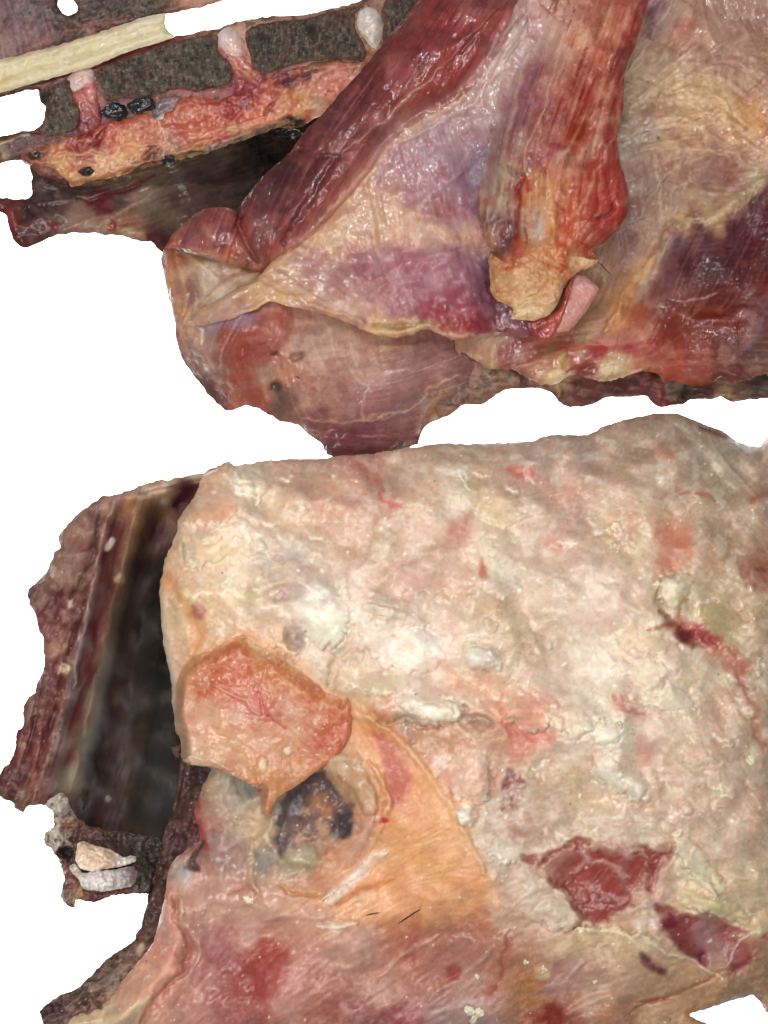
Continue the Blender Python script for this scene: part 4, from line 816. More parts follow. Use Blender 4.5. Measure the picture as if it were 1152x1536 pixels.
rw.blob(118,800,26,30,30,None,h=9,warp=6); rw.blob(98,860,24,26,30,'86645a',0.4,h=8,warp=6); rw.blob(70,905,22,30,-20,None,h=7,warp=6); rw.blob(80,975,14,16,0,'a07868',0.5,4); rw.blob(70,1020,14,18,0,None,h=5)
rw.blob(165,815,6,8,30,'e2d2c4',0.9,2.5,0.3); rw.blob(180,868,9,8,0,'b59a7c',0.8,1.5,0.4); rw.blob(80,857,4.5,7,10,'dccac4',0.9,2,0.3); rw.blob(96,1002,8,9,30,'d6c4a0',0.85,2.5,0.4); rw.blob(106,905,6,7,0,'cdbab4',0.8,2,0.4); rw.blob(165,1200,5,8,0,'a8a296',0.8,1.5,0.4); rw.blob(35,1115,7,6,0,'cbb694',0.7,2,0.5)
rw.blob(237,736,14,8,0,'d9c19c',0.7,2); rw.blob(250,752,8,6,0,'d9c4a4',0.7,2); rw.line([(190,748),(220,744),(260,742),(272,736)],5,'c6a080',0.6,2); rw.line([(262,758),(285,742),(296,728)], 8, '5a2830', 0.8, -6)
rw.line([(205,738),(245,732),(300,718)], 2.5, '7a5048', 0.6, -2)
rw.bumps(20, 2.0, 2, mask=outer); rw.bumps(8, 1.6, mask=outer * sstep(840, 930, rw.Y)); rw.bumps(40, 2, 2, mask=outer); rw.mottle(10, 'b08c7c', 0.3, 0.35, mask=outer); rw.mottle(12, '4e2422', 0.3, 0.35, mask=outer); rw.col[..., 2] -= 0.02 * outer; lum = rw.m_poly([(150,755),(100,790),(88,815),(70,860),(100,890),(128,860),(140,820)], 10); rw.put(lum, '8f6a5c', 0.4); rw.smooth(lum, 5, 0.7)
rw.specks(34, 'cdb8a8', 0.8, 2.2, 0.6, 0.55, mask=outer); rw.specks(24, '8a7a6c', 0.7, 1.3, 0.2, 0.5, mask=inner)
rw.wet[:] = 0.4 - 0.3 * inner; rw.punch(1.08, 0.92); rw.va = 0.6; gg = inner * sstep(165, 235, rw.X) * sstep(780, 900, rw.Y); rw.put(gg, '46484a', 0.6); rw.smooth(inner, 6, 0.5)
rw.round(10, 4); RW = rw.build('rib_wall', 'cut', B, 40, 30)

# ---- dark cut edge of the belly wall
bw = Sheet([(255,1120),(269,1143),(264,1184),(256,1225),(248,1246),(242,1275),(236,1300),(221,1341),(219,1353),(215,1378),(202,1407),(178,1428),(153,1444),(136,1465),(107,1486),(79,1498),(62,1512),(62,1527),(74,1550),(170,1550),(210,1500),(245,1457),(275,1411),(290,1370),(300,1304),(340,1270),(345,1217),(350,1180),(360,1140),(320,1120)], jag=2.2, jscale=10, seed=103)
bw.hpts([(270,1150,-50),(262,1200,-48),(250,1260,-42),(230,1340,-34),(215,1390,-28),(160,1440,-24),(100,1490,-20),(70,1525,-20),(320,1160,-22),(300,1230,-16),(270,1330,-8),(245,1420,-6),(190,1500,-4),(150,1545,-4)])
bw.pts([(285,1155,'4c3634'),(310,1160,'3c2a2a'),(280,1190,'563c38'),(270,1220,'5c403a'),(262,1260,'5a3c38'),(255,1300,'5c3e36'),(290,1250,'724640'),(245,1340,'54362f'),(232,1370,'5a3c32'),(225,1400,'60423a'),(205,1430,'6a483e'),(180,1440,'5c443a'),(160,1460,'6c5446'),(140,1480,'74604e'),(110,1500,'664a42'),(90,1515,'4a2c30'),(75,1525,'3c242a'),(110,1530,'6a4840'),(140,1520,'7c5c4e'),(190,1470,'84564a'),(170,1500,'8c6454')], warp=6)
bw.fibre([(270,1200,100),(240,1330,108),(190,1430,140),(110,1495,150)], 40, 3, 1.2, light='94766a', dark='2c1c1a', op=0.42)
bw.mottle(9, '9a8878', 0.5, 0.35, h=1, mask=sstep(1410,1440,bw.Y)); bw.mottle(7, '2e1e1c', 0.5, 0.35, h=-1); bw.bumps(12, 2.4); bw.bumps(6, 1.5); bw.specks(30,'cdbca8',0.9,2.2,0.6,0.7)
bw.blob(213,1425,10,7,-30,'c4ac94',0.8,2.5); bw.blob(165,1475,14,20,30,'80746a',0.6,2); bw.wet[:] = 0.35
bw.round(10, 4).build('belly_wall', 'cut', B, 40, 30)

# ---- sawn rib ends with two pieces of cartilage
re_ = Sheet([(66,1207),(80,1195),(95,1190),(112,1222),(132,1238),(180,1248),(236,1256),(252,1270),(232,1310),(222,1341),(194,1341),(165,1345),(143,1354),(116,1351),(110,1362),(93,1353),(92,1333),(97,1316),(91,1296),(85,1285),(68,1265),(66,1252),(81,1238),(79,1219)], 1.5, jag=2.0, jscale=7, seed=105)
re_.hpts([(85,1210,-8),(80,1260,-8),(110,1240,-24),(130,1255,-28),(200,1262,-44),(235,1280,-54),(150,1290,-12),(110,1330,-4),(160,1340,-8),(205,1320,-24)])
re_.pts([(85,1205,'a89e8c'),(95,1215,'8c8272'),(85,1235,'bdae9c'),(100,1235,'77503f'),(75,1260,'9c9484'),(95,1265,'a89c8a'),(110,1262,'4c3630'),(100,1280,'2a1c18'),(105,1310,'7c4c48'),(110,1330,'74423e'),(100,1350,'6c5848'),(120,1345,'a87c58'),(150,1345,'6a3c38'),(180,1338,'74483e'),(130,1245,'5c3a34'),(170,1255,'4e3830'),(210,1262,'453a32'),(225,1290,'3c3a34'),(200,1315,'504640'),(215,1325,'4a4840')], warp=5)
re_.mottle(7, 'd0c8b8', 0.6, 0.25, h=1.5, mask=sstep(125,95,re_.X)); re_.mottle(6, '38241f', 0.55, 0.3, h=-1.5); re_.bumps(8, 2.5); re_.bumps(4, 1.2); re_.blob(98,1278,8,9,0,'1c1412',0.9,-6); re_.wet[:] = 0.4
re_.round(6, 3); RE = re_.build('rib_end', 'cut', B, 25, 18)
small([(117,1265),(126,1262),(140,1268),(165,1274),(185,1286),(196,1283),(204,1285),(203,1293),(192,1296),(176,1301),(158,1303),(140,1308),(122,1303),(113,1291)], [(130,1275,'d9baa0'),(125,1295,'e6d2bc'),(150,1290,'dcc2aa'),(170,1290,'d2b49c'),(198,1288,'efeae4'),(180,1296,'e4d6c8')], 'cart', 'cartilage', RE, re_, 7, 10, 7, 107, wet=0.5, bump=0.6, T=8, label='cream pointed piece of cartilage')
small([(104,1300),(113,1296),(125,1310),(150,1306),(180,1303),(200,1299),(207,1312),(197,1329),(175,1334),(155,1337),(125,1334),(118,1320),(108,1310)], [(115,1305,'cdc6b4'),(130,1325,'d8d2cc'),(155,1320,'d6d0cc'),(180,1320,'c4bcb8'),(200,1312,'8c7c78'),(165,1310,'c8bcb4')], 'cart', 'cartilage', RE, re_, 9, 11, 7, 108, wet=0.7, bump=0.8, T=8, label='white blunt piece of cartilage')

# ---- the big fat-covered outside
f = Sheet([(303,716),(296,735),(288,749),(277,765),(267,781),(267,795),(258,815),(250,833),(245,847),(245,857),(239,874),(240,906),(243,951),(250,986),(257,1027),(259,1062),(264,1097),(273,1110),(273,1138),(283,1147),(300,1150),(318,1152),(310,1168),(304,1180),(291,1217),(297,1240),(299,1262),(285,1272),(268,1283),(254,1300),(248,1340),(242,1370),(230,1411),(215,1435),(195,1457),(165,1494),(128,1552),(1030,1552),(1034,1522),(1060,1514),(1086,1505),(1129,1492),(1166,1483),(1166,676),(1140,671),(1112,665),(1092,651),(1075,643),(1053,635),(1035,627),(1014,620),(985,620),(967,624),(935,629),(908,639),(880,651),(850,652),(822,653),(798,661),(750,664),(700,666),(674,665),(631,669),(590,675),(552,681),(509,684),(487,688),(448,688),(410,690),(370,695),(330,701)], 2.0, jag=1.3, jscale=9, seed=111)
f.hpts([(300,740,14),(260,830,14),(248,950,14),(262,1080,16),(310,1180,8),(280,1300,6),(240,1420,2),(180,1520,0),(350,760,34),(320,900,36),(330,1050,34),(330,1230,20),(300,1380,22),(260,1500,18),(450,690,18),(450,780,42),(430,900,46),(450,1050,44),(470,1230,22),(450,1350,36),(420,1480,30),(600,680,20),(600,760,46),(600,900,60),(600,1050,58),(600,1200,50),(600,1350,46),(600,1500,30),(750,670,16),(750,780,46),(750,950,64),(750,1100,58),(750,1250,50),(800,1400,42),(800,1520,20),(900,645,10),(900,750,40),(900,900,58),(900,1100,60),(900,1250,50),(950,1400,38),(1000,1500,12),(1000,625,0),(1030,700,26),(1050,850,46),(1050,1000,48),(1050,1150,48),(1100,1300,36),(1100,1420,18),(1130,680,0),(1145,800,26),(1145,950,34),(1145,1150,34),(1150,1300,24),(1150,1480,-4)])
f.pts([(300,760,'d2aa8c'),(330,745,'d9b498'),(400,705,'d2bfa6'),(390,740,'cdb594'),(290,800,'d9b898'),(340,820,'d9c09c'),(270,850,'d2b08c'),(300,870,'d8be98'),(350,870,'dcc8a4'),(450,720,'cba890'),(500,720,'cca48c'),(540,705,'c79484'),(560,740,'c9a08c'),(600,700,'c9b09a'),(640,740,'cdb092'),(690,690,'c4b09a'),(800,680,'bda898'),(900,660,'b09c8a'),(1000,640,'b5a38e'),(1060,660,'ad9c88'),(1100,690,'ae9e8a'),(1140,700,'aa9886'),(1140,760,'b09a82'),(1040,720,'b8a48e'),(960,680,'b39c88'),(700,740,'d0bd9e'),(760,760,'c6a894'),(730,800,'cdb898'),(650,780,'cda890'),(760,830,'c9b498'),(850,740,'c8a894'),(850,790,'c6a694'),(950,730,'c7b196'),(950,780,'ccb390'),(1050,770,'b8a286'),(1100,820,'b39a7e'),(930,800,'d4bd98'),(960,830,'d9c6a4'),(1000,830,'cfa488'),(1010,810,'cd9478'),(1130,860,'a8785c'),(1130,920,'b59c78'),(1080,890,'c4ae8a'),(1060,940,'c2aa84'),(420,830,'c6b4a4'),(400,860,'cdb89c'),(440,870,'c8b0a4'),(390,900,'d6bfa0'),(480,930,'e6ddcc'),(520,870,'dac6b0'),(560,820,'d4ba9e'),(500,780,'d2ae92'),(420,780,'d6b898'),(600,860,'d8bda8'),(650,860,'d9b8a4'),(620,880,'dbb8aa'),(650,910,'d6c0a8'),(700,880,'d2ba9c'),(760,870,'c4b69e'),(790,920,'cdb898'),(740,920,'d2b898'),(850,860,'d6b6a4'),(880,890,'dcc0b0'),(900,930,'d9b4a4'),(860,950,'cfb89c'),(940,900,'ddc4ae'),(990,910,'d8c8b0'),(960,960,'d8b49c'),(1000,1000,'ddc4ac'),(560,910,'dcc4b0'),(600,950,'e2d2c6'),(640,980,'e4d4c6'),(550,1000,'cdb89e'),(510,1020,'cdb89e'),(580,1050,'d9b498'),(620,1050,'d9cabc'),(700,990,'d6c4a8'),(700,1020,'d2a688'),(660,1060,'e0d2c0'),(760,1040,'cdb89a'),(800,1050,'d6a890'),(760,1080,'d29a84'),(790,1110,'d08c78'),(830,1080,'d9bca4'),(680,1110,'c79a7c'),(640,1110,'c79c80'),(620,1090,'b8a088'),(700,1170,'d6b49c'),(680,1180,'d8a892'),(730,1120,'c49c80'),(800,1160,'ccb094'),(830,1020,'d6b8a4'),(900,1010,'d6c8b4'),(900,1060,'d9ccb4'),(870,1100,'ddd0b8'),(930,1110,'ddd2c0'),(950,1150,'d9b8a8'),(960,1050,'d09a84'),(1000,1050,'d9c6ac'),(1050,1020,'c9b896'),(1080,1070,'c6a48c'),(1120,1100,'bba58c'),(1130,1000,'a8967e'),(1030,1110,'cdb89c'),(1060,1180,'c4ae94'),(1000,1180,'c6ae92'),(930,1190,'cfbca0'),(870,1180,'c9b090'),(900,1230,'c9b296'),(960,1240,'ccb8a0'),(1130,1200,'c0a890'),(1100,1250,'c6b29a'),(1130,1330,'c4b090'),(1060,1280,'cdb89e'),(820,1220,'c4a894'),(760,1230,'c4ae9c'),(740,1290,'c9b8a6'),(720,1250,'c9b49c'),(780,1330,'c9b2a0'),(830,1380,'ccb6a0'),(760,1380,'c6a890'),(860,1420,'c9b090'),(1050,1320,'d2c2a2'),(1100,1360,'cbb890'),(900,1420,'c6ac92'),(960,1450,'c4a88c'),(1000,1480,'bd9c7c'),(1060,1490,'b89470'),(1130,1475,'a8886c'),(900,1490,'b99a84'),(840,1470,'b08478'),(920,1520,'b88c70'),(980,1515,'bb9c7c'),(760,1430,'b58468'),(720,1400,'b57e62'),(800,1480,'b58258'),(830,1530,'95503e'),(760,1500,'b88870'),(690,1420,'ad7a66'),(650,1460,'a4685c'),(700,1480,'b09084'),(620,1420,'b07664'),(580,1400,'c08c70'),(640,1370,'c0845c'),(700,1350,'c48a64'),(600,1250,'d0945f'),(660,1290,'cf985f'),(640,1330,'cc8f5c'),(700,1310,'c8875c'),(560,1330,'cb8c5c'),(530,1350,'d2a888'),(560,1290,'d0a080'),(600,1200,'c27a60'),(560,1100,'c47c54'),(590,1140,'b86a5c'),(620,1180,'cd8a5c'),(650,1230,'d29c64'),(570,1180,'c99870'),(540,1140,'c6a07c'),(510,1140,'c4a888'),(520,1180,'bd9878'),(560,1230,'c89270'),(540,1250,'cba286'),(310,1180,'b09880'),(340,1175,'aaa08c'),(350,1200,'a89c88'),(320,1220,'b08c7c'),(300,1210,'b07464'),(360,1230,'b3a084'),(330,1270,'a4847c'),(310,1290,'a47468'),(300,1250,'a8605a'),(380,1250,'c4a888'),(400,1210,'aea08c'),(390,1290,'a89c8c'),(420,1310,'c6ac90'),(360,1310,'b59084'),(290,1320,'c09888'),(270,1310,'b8aca0'),(260,1340,'b5897c'),(250,1380,'c29c8c'),(240,1430,'cf9a84'),(220,1480,'d8ae92'),(170,1530,'c9b894'),(280,1350,'bb8c7c'),(330,1340,'be9484'),(400,1350,'c69a86'),(460,1330,'cb9c7c'),(470,1370,'c89c88'),(300,1390,'a87c76'),(340,1410,'a87470'),(370,1390,'b88c80'),(420,1400,'bd9080'),(400,1430,'a24c40'),(380,1460,'963e38'),(410,1470,'9c463c'),(340,1450,'a06464'),(300,1460,'b08480'),(270,1470,'cc9c88'),(290,1510,'ba9084'),(340,1500,'985a5c'),(380,1510,'a06058'),(430,1500,'bd948a'),(450,1450,'bd8878'),(500,1430,'c49a8a'),(530,1400,'b89486'),(500,1480,'b38074'),(480,1520,'b58274'),(550,1450,'b68c80'),(570,1490,'c09c90'),(600,1520,'a86c66'),(550,1520,'a07068'),(640,1510,'b08c84'),(700,1525,'ad9088'),(490,1390,'c8a08c')], warp=11, wscale=30)
tex = f.m_poly([(250,700),(1164,660),(1164,1340),(1000,1320),(760,1300),(700,1250),(560,1060),(450,960),(300,920)], 40, 20)
# general fatty relief
f.bumps(110, 10, 2); f.bumps(44, 4.2, 2); f.billow(60, 5.0, mask=tex, octv=2); f.bumps(14, 0.5, 2); f.bumps(6, 0.16, 2)
f.cells(80, 3.0, 0.16, ('dccbb2','d8b09c','e6dac8','cdbda6','cfae92','dcc4a6'), 0.8, tex, 1.8, 25, 1.2)
f.cells(36, 1.5, 0.16, ('e4d8c4','d6a894','ece4d6','cbbba4','cfae92','dcc6aa'), 0.8, tex * f.m_noise(120, 0.0, 0.4), 1.7, 15, 1.0)
f.cells(44, 2.0, 0.18, ('c89c8a','b8807a','c8a898','ba8a74'), 0.9, (1 - tex), 1.8, -30, 1.0)
f.mottle(60, 'd6a894', 0.25, 0.3, 0.3, mask=tex); f.mottle(26, 'cf9c88', 0.2, 0.4, 0.25, mask=tex); f.mottle(18, 'e9e0d0', 0.35, 0.35, 0.25, h=0.4, mask=tex); f.mottle(9, 'cda48c', 0.2, 0.35); f.mottle(30, 'c4b49c', 0.25, 0.4, mask=tex)
f.mottle(4, 'e9dcc8', 0.2, 0.45, 0.2, h=0.1); f.mottle(5, 'b98a72', 0.12, 0.4, 0.2)
FCT = [(300,760,60),(450,720,15),(650,720,30),(800,700,-20),(950,700,20),(1050,740,35),(1140,800,50),(700,850,25),(850,900,40),(1000,900,45),(400,870,30),(600,950,20),(900,1100,20),(1100,1100,60),(800,1200,-20),(300,1350,100),(400,1420,-30),(550,1450,-35),(700,1450,-40),(850,1450,-20),(1000,1490,-22),(620,1200,60),(640,1300,-20),(560,1100,55),(330,1240,80)]
f.fibre(FCT, 8, 3, 0.25, light='e6d8c2', dark='b08468', op=0.10); f.fibre(FCT, 14, 6, 0.5, light='dfcbb2', op=0.08)

for b_ in ((600,950,130,60,15),(900,1050,120,70,25),(480,930,60,50,0),(850,890,110,50,20),(720,800,120,50,20),(380,800,90,70,0),(1000,960,90,60,30)): f.blob(*b_, 'e6dac6', 0.4, 1.0, 0.8, 26, 60)
rs = np.random.RandomState(5)
TONE = ['e8dfcd', 'e4d6c0', 'dcc0aa', 'e9e2d4', 'd9bca2', 'd8c8ae', 'e2cfc0']
for _ in range(60):
    x = rs.uniform(290, 1130); y = rs.uniform(720, 1260)
    if (x < 560 and y > 960) or (x < 700 and y > 1080): continue
    rx = rs.uniform(9, 34); ry = rx * rs.uniform(0.35, 0.7); a0 = rs.uniform(-20, 50)
    pl = []
    for k in range(9):
        t = k * 2 * math.pi / 9; q = rs.uniform(0.7, 1.25)
        u, v = rx * q * math.cos(t), ry * q * math.sin(t); ca, sa = math.cos(math.radians(a0)), math.sin(math.radians(a0))
        pl.append((x + u * ca - v * sa, y + u * sa + v * ca))
    f.lobe(pl, TONE[rs.randint(7)], rs.uniform(2.0, 5.0), rs.choice([60, 90, 120, 150, 200]), rs.uniform(0.3, 0.7), 6, 12, 1.8, 4, 0.4)
# top edge
f.line([(800,690),(860,705),(930,720),(1000,745)], 12, 'b59a8e', 0.35, 3); f.line([(1010,635),(1060,690),(1110,760),(1150,830)], 10, 'a8947e', 0.3, -3); f.line([(1060,650),(1110,720),(1152,760)], 3, 'ac9a88', 0.5, 2)
f.line([(1045,640),(1080,652),(1100,658)], 4, '7c4034', 0.6, 0); f.blob(1145,860,22,22,0,'a8705e',0.6,-3,0.7,8); f.blob(1140,855,8,7,0,'8a4c48',0.5); f.line([(1125,755),(1145,740),(1160,738)],9,'a86c50',0.6)
f.line([(700,720),(698,712),(690,706),(694,720),(706,732)],3,'ece4d0',0.7,1.5)
for a in ([(765,698),(780,705),(800,713)], [(570,740),(585,752),(600,755)]): f.line(a, 7, 'bd5c50', 0.55, -1, warp=8)
f.blob(785,708,26,10,20,'c98c80',0.5); f.blob(690,795,18,26,30,'c48270',0.55,-1); f.blob(725,855,5,14,-20,'b85a48',0.6,-1); f.line([(530,690),(555,712),(575,735)], 7, 'c2786a', 0.5, -1)
f.blob(1010,830,22,40,25,'c8876e',0.6,-1.5); f.blob(925,790,11,10,0,'c3b070',0.7,2); f.line([(1015,745),(1040,740),(1065,745),(1078,758)], 3, 'b06a4c', 0.6,-1); f.blob(995,680,16,9,0,'bb7c62',0.5); f.blob(920,815,4,7,0,'ead8a4',0.8,1.5); f.blob(828,815,18,11,30,'c68c74',0.5)
f.line([(555,930),(565,890),(590,850),(640,830),(690,820)], 7, 'b58c74', 0.35, -3); f.line([(550,700),(560,740),(566,780),(556,820),(540,850)], 6, 'bc9680', 0.3, -2)
# white lumps of fat
def lump(cx, cy, rx, ry, ang, c, h, op=0.8, warp=9): f.blob(cx, cy, rx, ry, ang, c, op * 0.6, h * 0.6, 0.7, warp, 14)
lump(485,925,42,38,0,'f0eadb',9); lump(470,890,30,16,10,'e4dccf',4); lump(590,910,52,10,12,'e8d4c6',6); lump(600,960,60,30,15,'ece2d8',7); lump(640,975,28,22,0,'f2ece2',4); lump(650,1068,42,15,10,'ebe0d0',8); lump(610,1030,55,22,15,'e0cdbd',5)
lump(720,990,30,15,5,'eae2d2',6); lump(850,1090,26,20,30,'e8d4be',5); lump(905,1100,26,26,0,'eee6d4',7); lump(920,1160,26,34,30,'e6dac6',7); lump(965,1180,26,18,0,'dfd0be',5); lump(900,990,40,28,20,'e6dccc',4); lump(940,1020,40,24,20,'e0d4c0',4); lump(1000,1010,30,22,0,'e0cdb4',4)
lump(1010,885,28,24,20,'e2d8b6',6); lump(330,830,40,22,-20,'e6d0b4',6); lump(330,760,30,24,0,'d9a688',4,0.5); lump(345,790,30,14,-20,'ead8c4',4); lump(375,715,28,18,-10,'e2d8c6',4); lump(415,945,10,24,-30,'d6bc9c',5); lump(430,1000,14,28,-40,'d2b89e',3)
lump(705,1165,26,42,25,'e2c4b0',9); lump(695,1218,12,16,0,'efe6dc',5); lump(780,1070,26,28,0,'e0ac9a',5); lump(735,1010,30,16,20,'cfa486',3,0.5); lump(655,1150,12,9,0,'efe8e0',4); lump(740,1270,34,16,10,'d6ccbc',4); lump(820,1020,30,22,0,'dcc4ae',4)
lump(870,1170,24,24,0,'cfb89c',4,0.5); lump(1050,1060,40,20,40,'cfc0a8',3,.5); lump(640,740,34,20,0,'d4b292',3,.4); lump(900,760,50,16,10,'d2b0a0',3,.4); lump(1090,1160,30,50,10,'cbb8a0',4,.4)

for pl, c_, h_, a_ in [
    ([(430,900),(455,882),(500,884),(522,905),(520,940),(500,968),(478,972),(448,945)], 'f0ebde', 8, 80),
    ([(540,908),(556,902),(600,915),(640,932),(632,944),(585,932),(548,920)], 'ecdccf', 5, 100),
    ([(540,935),(580,925),(640,945),(665,985),(640,1010),(590,1005),(548,975)], 'eee5da', 6, 110),
    ([(520,985),(560,990),(610,1015),(600,1045),(560,1040),(515,1020)], 'd8cab0', 4, 100),
    ([(585,1040),(640,1035),(690,1058),(688,1082),(650,1086),(610,1070)], 'ece3d4', 7, 95),
    ([(693,978),(708,969),(738,970),(752,986),(746,1003),(722,1000),(704,1003)], 'efe8db', 5, 60),
    ([(760,1040),(790,1030),(830,1045),(835,1075),(810,1100),(775,1090),(755,1065)], 'e0b09e', 6, 100),
    ([(818,1062),(838,1055),(846,1072),(838,1095),(822,1092)], 'e9dac2', 5, 120),
    ([(846,1046),(862,1052),(876,1076),(888,1092),(866,1108),(846,1110),(858,1084)], 'e9e1c8', 5, 70),
    ([(882,1068),(912,1062),(938,1085),(930,1112),(900,1118),(880,1096)], 'efe9db', 4, 100),
    ([(886,1140),(905,1128),(930,1140),(965,1170),(978,1185),(958,1202),(925,1190),(893,1166)], 'eae0d0', 7, 120),
    ([(985,885),(992,866),(1015,858),(1052,862),(1100,890),(1080,920),(1030,915),(1000,915)], 'e0d2b6', 6, 190),
    ([(890,960),(930,955),(975,985),(1000,1015),(985,1035),(940,1010),(900,990)], 'e6ddca', 5, 80),
    ([(900,1000),(960,1010),(1010,1030),(1040,1060),(1000,1065),(950,1040)], 'dfd5c0', 4, 60),
    ([(272,815),(300,798),(340,792),(365,806),(350,830),(318,844),(288,848)], 'e8d2b4', 6, 110),
    ([(285,765),(310,745),(345,748),(352,775),(322,790),(290,786)], 'dcaf92', 4, 100),
    ([(335,705),(372,697),(405,702),(400,735),(372,742),(345,730)], 'e0d6c4', 4, 120),
    ([(400,935),(415,930),(440,960),(448,985),(430,985),(410,965)], 'dcc3a4', 5, 90),
    ([(680,1130),(705,1125),(732,1145),(735,1180),(715,1205),(690,1200),(672,1170)], 'e6c9b6', 8, 60),
    ([(687,1210),(700,1203),(714,1214),(708,1238),(692,1240)], 'f0e8de', 6, 90),
    ([(1010,1258),(1030,1250),(1060,1290),(1092,1330),(1075,1345),(1040,1318),(1018,1290)], 'd9cdae', 7, 150),
    ([(1020,1330),(1070,1345),(1130,1370),(1110,1385),(1060,1370),(1020,1355)], 'd6caa6', 5, 90),
    ([(745,1290),(800,1305),(838,1330),(862,1362),(868,1392),(830,1395),(780,1370),(745,1340)], 'd2c2b2', 5, 20),
    ([(868,1392),(900,1388),(960,1402),(1000,1428),(985,1445),(930,1425),(880,1412)], 'd8c8a8', 5, 270),
    ([(600,850),(660,835),(740,840),(720,880),(650,890),(590,885)], 'dcbcac', 4, 110),
    ([(920,960),(960,930),(990,925),(1010,960),(990,985),(950,985)], 'dfccb2', 5, 120),
    ([(1040,900),(1090,905),(1130,960),(1140,1010),(1100,985),(1060,950)], 'bfae8c', 4, 200),
    ([(690,720),(740,725),(790,770),(760,790),(710,765)], 'd8c6a6', 4, 110),
    ([(740,1255),(775,1262),(800,1280),(770,1292),(738,1282)], 'd9d0c2', 4, 100)]:
    f.lobe(pl, c_, h_ * 1.6, a_, 0.95, 7, 12, 1.5, 4, 0.7)
f.smooth(tex, 6, 0.45)
rs = np.random.RandomState(11)
clus = f.m_noise(130, 0.2, 0.2)
for _ in range(420):
    x = rs.uniform(270, 1140); y = rs.uniform(700, 1320)
    if (x < 560 and y > 960) or (x < 720 and y > 1080): continue
    i_ = int((y - f.Y[0, 0]) / f.r); j_ = int((x - f.X[0, 0]) / f.r)
    if clus[i_, j_] < rs.rand(): continue
    rx = rs.uniform(4, 17); ry = rx * rs.uniform(0.4, 0.8); a0 = rs.uniform(-20, 60)
    pl = []
    for k in range(8):
        t = k * math.pi / 4; q = rs.uniform(0.65, 1.3)
        u, v = rx * q * math.cos(t), ry * q * math.sin(t); ca, sa = math.cos(math.radians(a0)), math.sin(math.radians(a0))
        pl.append((x + u * ca - v * sa, y + u * sa + v * ca))
    f.lobe(pl, TONE[rs.randint(7)], rs.uniform(1.0, 3.0), rs.choice([40, 70, 100, 130, 170]), rs.uniform(0.25, 0.65), 3, 9, 1.3, 2, 0.5)
# grey-violet pits and folds
f.blob(430,830,26,12,-30,'b3a6a2',0.35,-3); f.blob(430,890,26,12,0,'b09a98',0.35,-5); f.blob(410,865,14,10,0,'b3a5a0',0.5,-4); f.blob(395,845,16,10,40,'bdb0a8',0.5,-2); f.blob(440,960,12,18,-30,'a08c80',0.6,-6); f.blob(425,895,10,5,0,'a88484',0.4,-2)
for i,(x,y,r_) in enumerate([(385,860,9),(400,880,10),(420,862,11),(440,850,9),(450,815,12),(415,820,10),(390,820,8),(455,870,10),(435,905,9),(385,890,8)]): lump(x,y,r_,r_*0.8,i*40,'d6c4ac',3,0.6,3)
f.line([(488,1030),(492,1000),(500,985),(520,965),(530,935)], 6, 'b3a084', 0.3, -4, warp=6); f.line([(500,1035),(520,1040),(560,1045)],5,'b8a88a',.5,-2)
f.line([(572,1082),(600,1085),(620,1075)], 6, 'a08c78', 0.35, -4, warp=8); f.line([(610,1085),(622,1105),(618,1120)], 6, 'a08c7c', 0.35, -3, warp=8); f.line([(690,1060),(700,1078),(725,1082),(745,1078)], 9, 'a08e7a', 0.35, -4, warp=8)
f.line([(620,1090),(640,1095),(690,1085)],3,'a07a60',0.5,-2); f.blob(720,1080,22,9,10,'a08f7c',0.4,-4); f.blob(810,1105,24,12,-10,'c88070',0.5,-2); f.line([(752,1040),(750,1075),(775,1100),(800,1110)], 6, 'c6806c', 0.5, -1.5, warp=7)
# red veins at the right
f.line([(1005,930),(1025,945),(1050,950),(1075,965),(1105,1000),(1120,1035)], 14, 'bb6a58', 0.55, -2, warp=11); f.blob(1028,955,16,9,20,'6a302c',0.8,-4,0.6,8); f.blob(1058,956,24,11,25,'983c44',0.65,-2,0.7,8); f.line([(990,915),(1005,935),(1025,950)],5,'8a5a4c',0.6,-3,warp=6); f.line([(970,945),(1000,938),(1015,940)],3,'a8604c',0.6,-2)
f.line([(1018,925),(1024,905),(1035,900)],3,'b07c54',0.6,-1); f.line([(1105,1010),(1125,1050),(1138,1090),(1145,1130)], 5, 'b4705c', 0.5, -1, warp=8); f.line([(915,1040),(940,1055),(970,1075)], 7, 'c07868', 0.55, -1.5, warp=8); f.blob(965,1120,16,20,0,'d09888',0.6)
f.line([(990,880),(985,900),(1000,920),(1015,935)], 4, '9a8864', 0.5, -4, warp=5)
# orange fascia triangle below the red flap
f.blob(540,1370,110,40,-8,'cf9c78',0.45,0,0.8,20,50); f.blob(330,1350,110,34,0,'c8a892',0.5,0,0.8,20,50); f.blob(420,1370,120,34,0,'cba48c',0.4,0,0.8,20,50); f.blob(620,1440,140,50,-10,'be8a70',0.35,0,0.8,20,50); f.blob(330,1500,150,60,0,'c08c7c',0.35,0,0.8,20,50)
orr = f.m_poly([(525,1060),(560,1085),(600,1110),(650,1170),(690,1235),(720,1300),(740,1340),(700,1370),(620,1380),(540,1385),(470,1350),(530,1310),(570,1255),(585,1200),(560,1150),(520,1110)], 18, 12, 30)
f.put(orr, 'e2b287', 0.6, 1.5); f.smooth(orr, 8, 0.7); f.fibre([(560,1100,60),(620,1170,60),(660,1240,-30),(600,1290,-35),(640,1330,-10),(560,1340,-40),(700,1320,10)], 22, 2, 0.25, light='eec79a', dark='c07c50', op=0.18, mask=orr)
